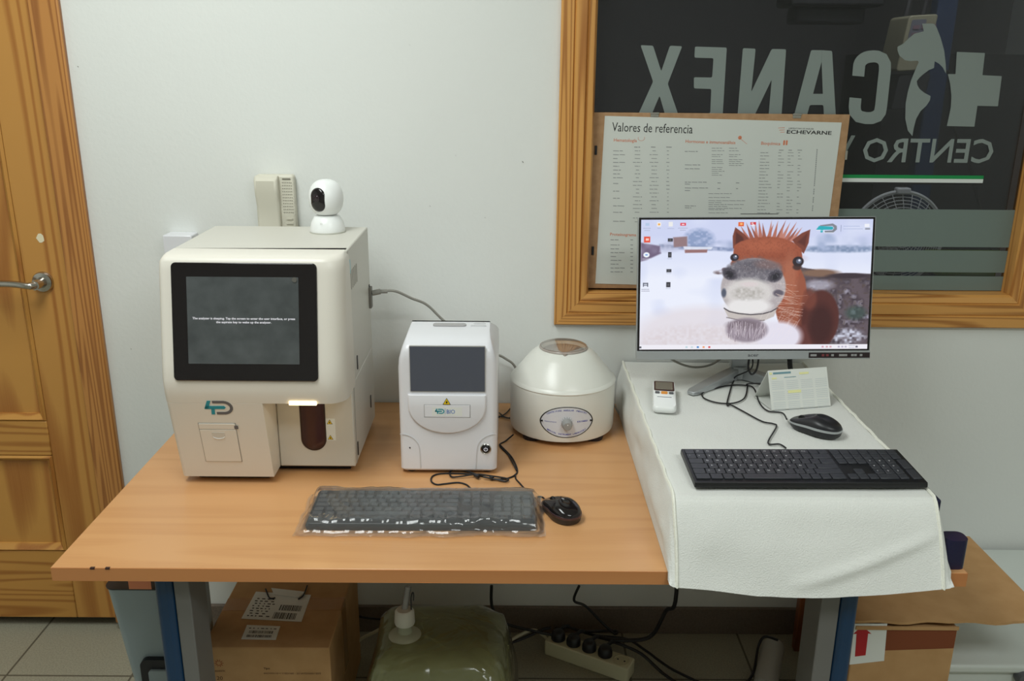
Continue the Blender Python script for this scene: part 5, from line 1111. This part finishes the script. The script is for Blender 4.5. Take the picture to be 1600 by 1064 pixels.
cable('black_cord', [(-.06, 2.08, .04), (.0, 2.08, .035), (.06, 2.10, .045), (.10, 2.11, .06), tuple(plugs[0]+V((-.02, .02, .02)))], .0042, cable_m, 'black cord between the jerrycan and the power strip')
cable('black_cord', [(-.09, 2.05, .012), (-.02, 2.07, .03), (.04, 2.10, .05), (.08, 2.12, .05), (.115, 2.105, .03)], .0045, wcable_m, 'cream supply cord of the power strip beside the jerrycan')
cable('black_cord', [(-.43, 2.02, .02), tuple(AY(560, 1002, 2.05)), tuple(AY(590, 985, 2.07)), (-.24, 2.09, .14)], .0045, wcable_m, 'cream cord between the barcoded box and the jerrycan')
cable('black_cord', [tuple(AY(545, 955, 2.12)), tuple(AY(565, 964, 2.12)), tuple(AY(600, 968, 2.12))], .003, cable_m, 'black cord behind the barcoded box near the skirting')
# things by the right leg
rq = AZ(1205, 1060, 0); tag(part('duct_tube', MB().tube([AZ(1195, 1075, .03), AY(1208, 1010, 2.05)+V((0, 0, 0))], .030, 24, smooth=False), mat('grey_tube', (170, 168, 160), .5), angle=60), 'short grey tube lying by the right table leg among the cords', 'tube')
q0, q1 = AY(1238, 930, 2.13), AY(1290, 1010, 2.13); tag(part('wooden_board', MB().box(.80, .95, 2.10, 2.125, 0, .20), plywood, bevel=.002), 'reddish wooden board standing at the wall behind the right leg', 'board')
# right carton with a sheet of cardboard on it
zr = .43
rb = thing('cardboard_box', 'brown cardboard box with a red arrow label right of the table', 'box', (.84, 1.72, 0), 'cardboard boxes')
rx0, rx1, ry0, ry1 = .732, .948, 1.60, 1.85
part('carton', MB().box(rx0, rx1, ry0, ry1, 0, zr), cardb, rb, bevel=.003)
r_f = Fr((0, ry0, 0), (1, 0, 0), (0, 0, 1))
part('printed_band', MB().prism(r_f, [(rx0+.002, zr-.06), (rx1-.002, zr-.05), (rx1-.002, zr-.004), (rx0+.002, zr-.004)], 0, .0006), cardb2, rb)
p_ = [r_f.px(1386, 974), r_f.px(1381, 1032), r_f.px(1327, 1038), r_f.px(1335, 974)]; ll = part('arrow_label', MB().prism(r_f, p_, .0006, .0012), paper, rb)
ar_ = [(1335.5, 1025), (1352, 1023), (1356, 989), (1361, 989.5), (1346.5, 977), (1333, 990), (1338, 989.5)]
part('arrow', MB().prism(r_f, [r_f.px(*p) for p in ar_], .0012, .0018), red_pr, ll)
fx1 = 1.142; zf_ = zr+.012
b = MB(); nseg = 24
top, bot = [], []
for i in range(nseg+1):
    x = rx0-.07+(fx1-rx0+.07)*i/nseg; yy = 1.597+.003*math.sin(i*1.3); top.append(V((x, yy, zf_+.002*math.sin(i*.6)))); bot.append(V((x, 1.95, zf_)))
rings = [[a_, b_, b_+V((0, 0, .006)), a_+V((0, 0, .006))] for a_, b_ in zip(top, bot)]
tag(part('cardboard_sheet', b.loft(rings), cardb), 'wide flat tan cardboard sheet lying over the arrow-labelled box', 'cardboard')
part('flap', MB().box(rx0, rx1, ry0-.004, ry0-.001, zr-.004, zr+.004), cardb, rb)
wc = thing('storage_cabinet', 'low white enamel cabinet against the wall at the right edge', 'cabinet', (1.3, 1.9, 0))
part('body', MB().box(.97, 1.75, 1.68, 2.17, 0, .275), white_e, wc, bevel=.012, seg=4); part('top_edge', MB().box(.965, 1.755, 1.668, 2.172, .262, .285), white_e, wc, bevel=.008, seg=4)
q = AY(1598, 1058, 1.67); part('knob', MB().lathe((q.x, 1.67+.01, q.z), [(0, 0), (.016, 0), (.018, .01), (.014, .022), (0, .024)], 24, (0, -1, 0)), grey_pr, wc)
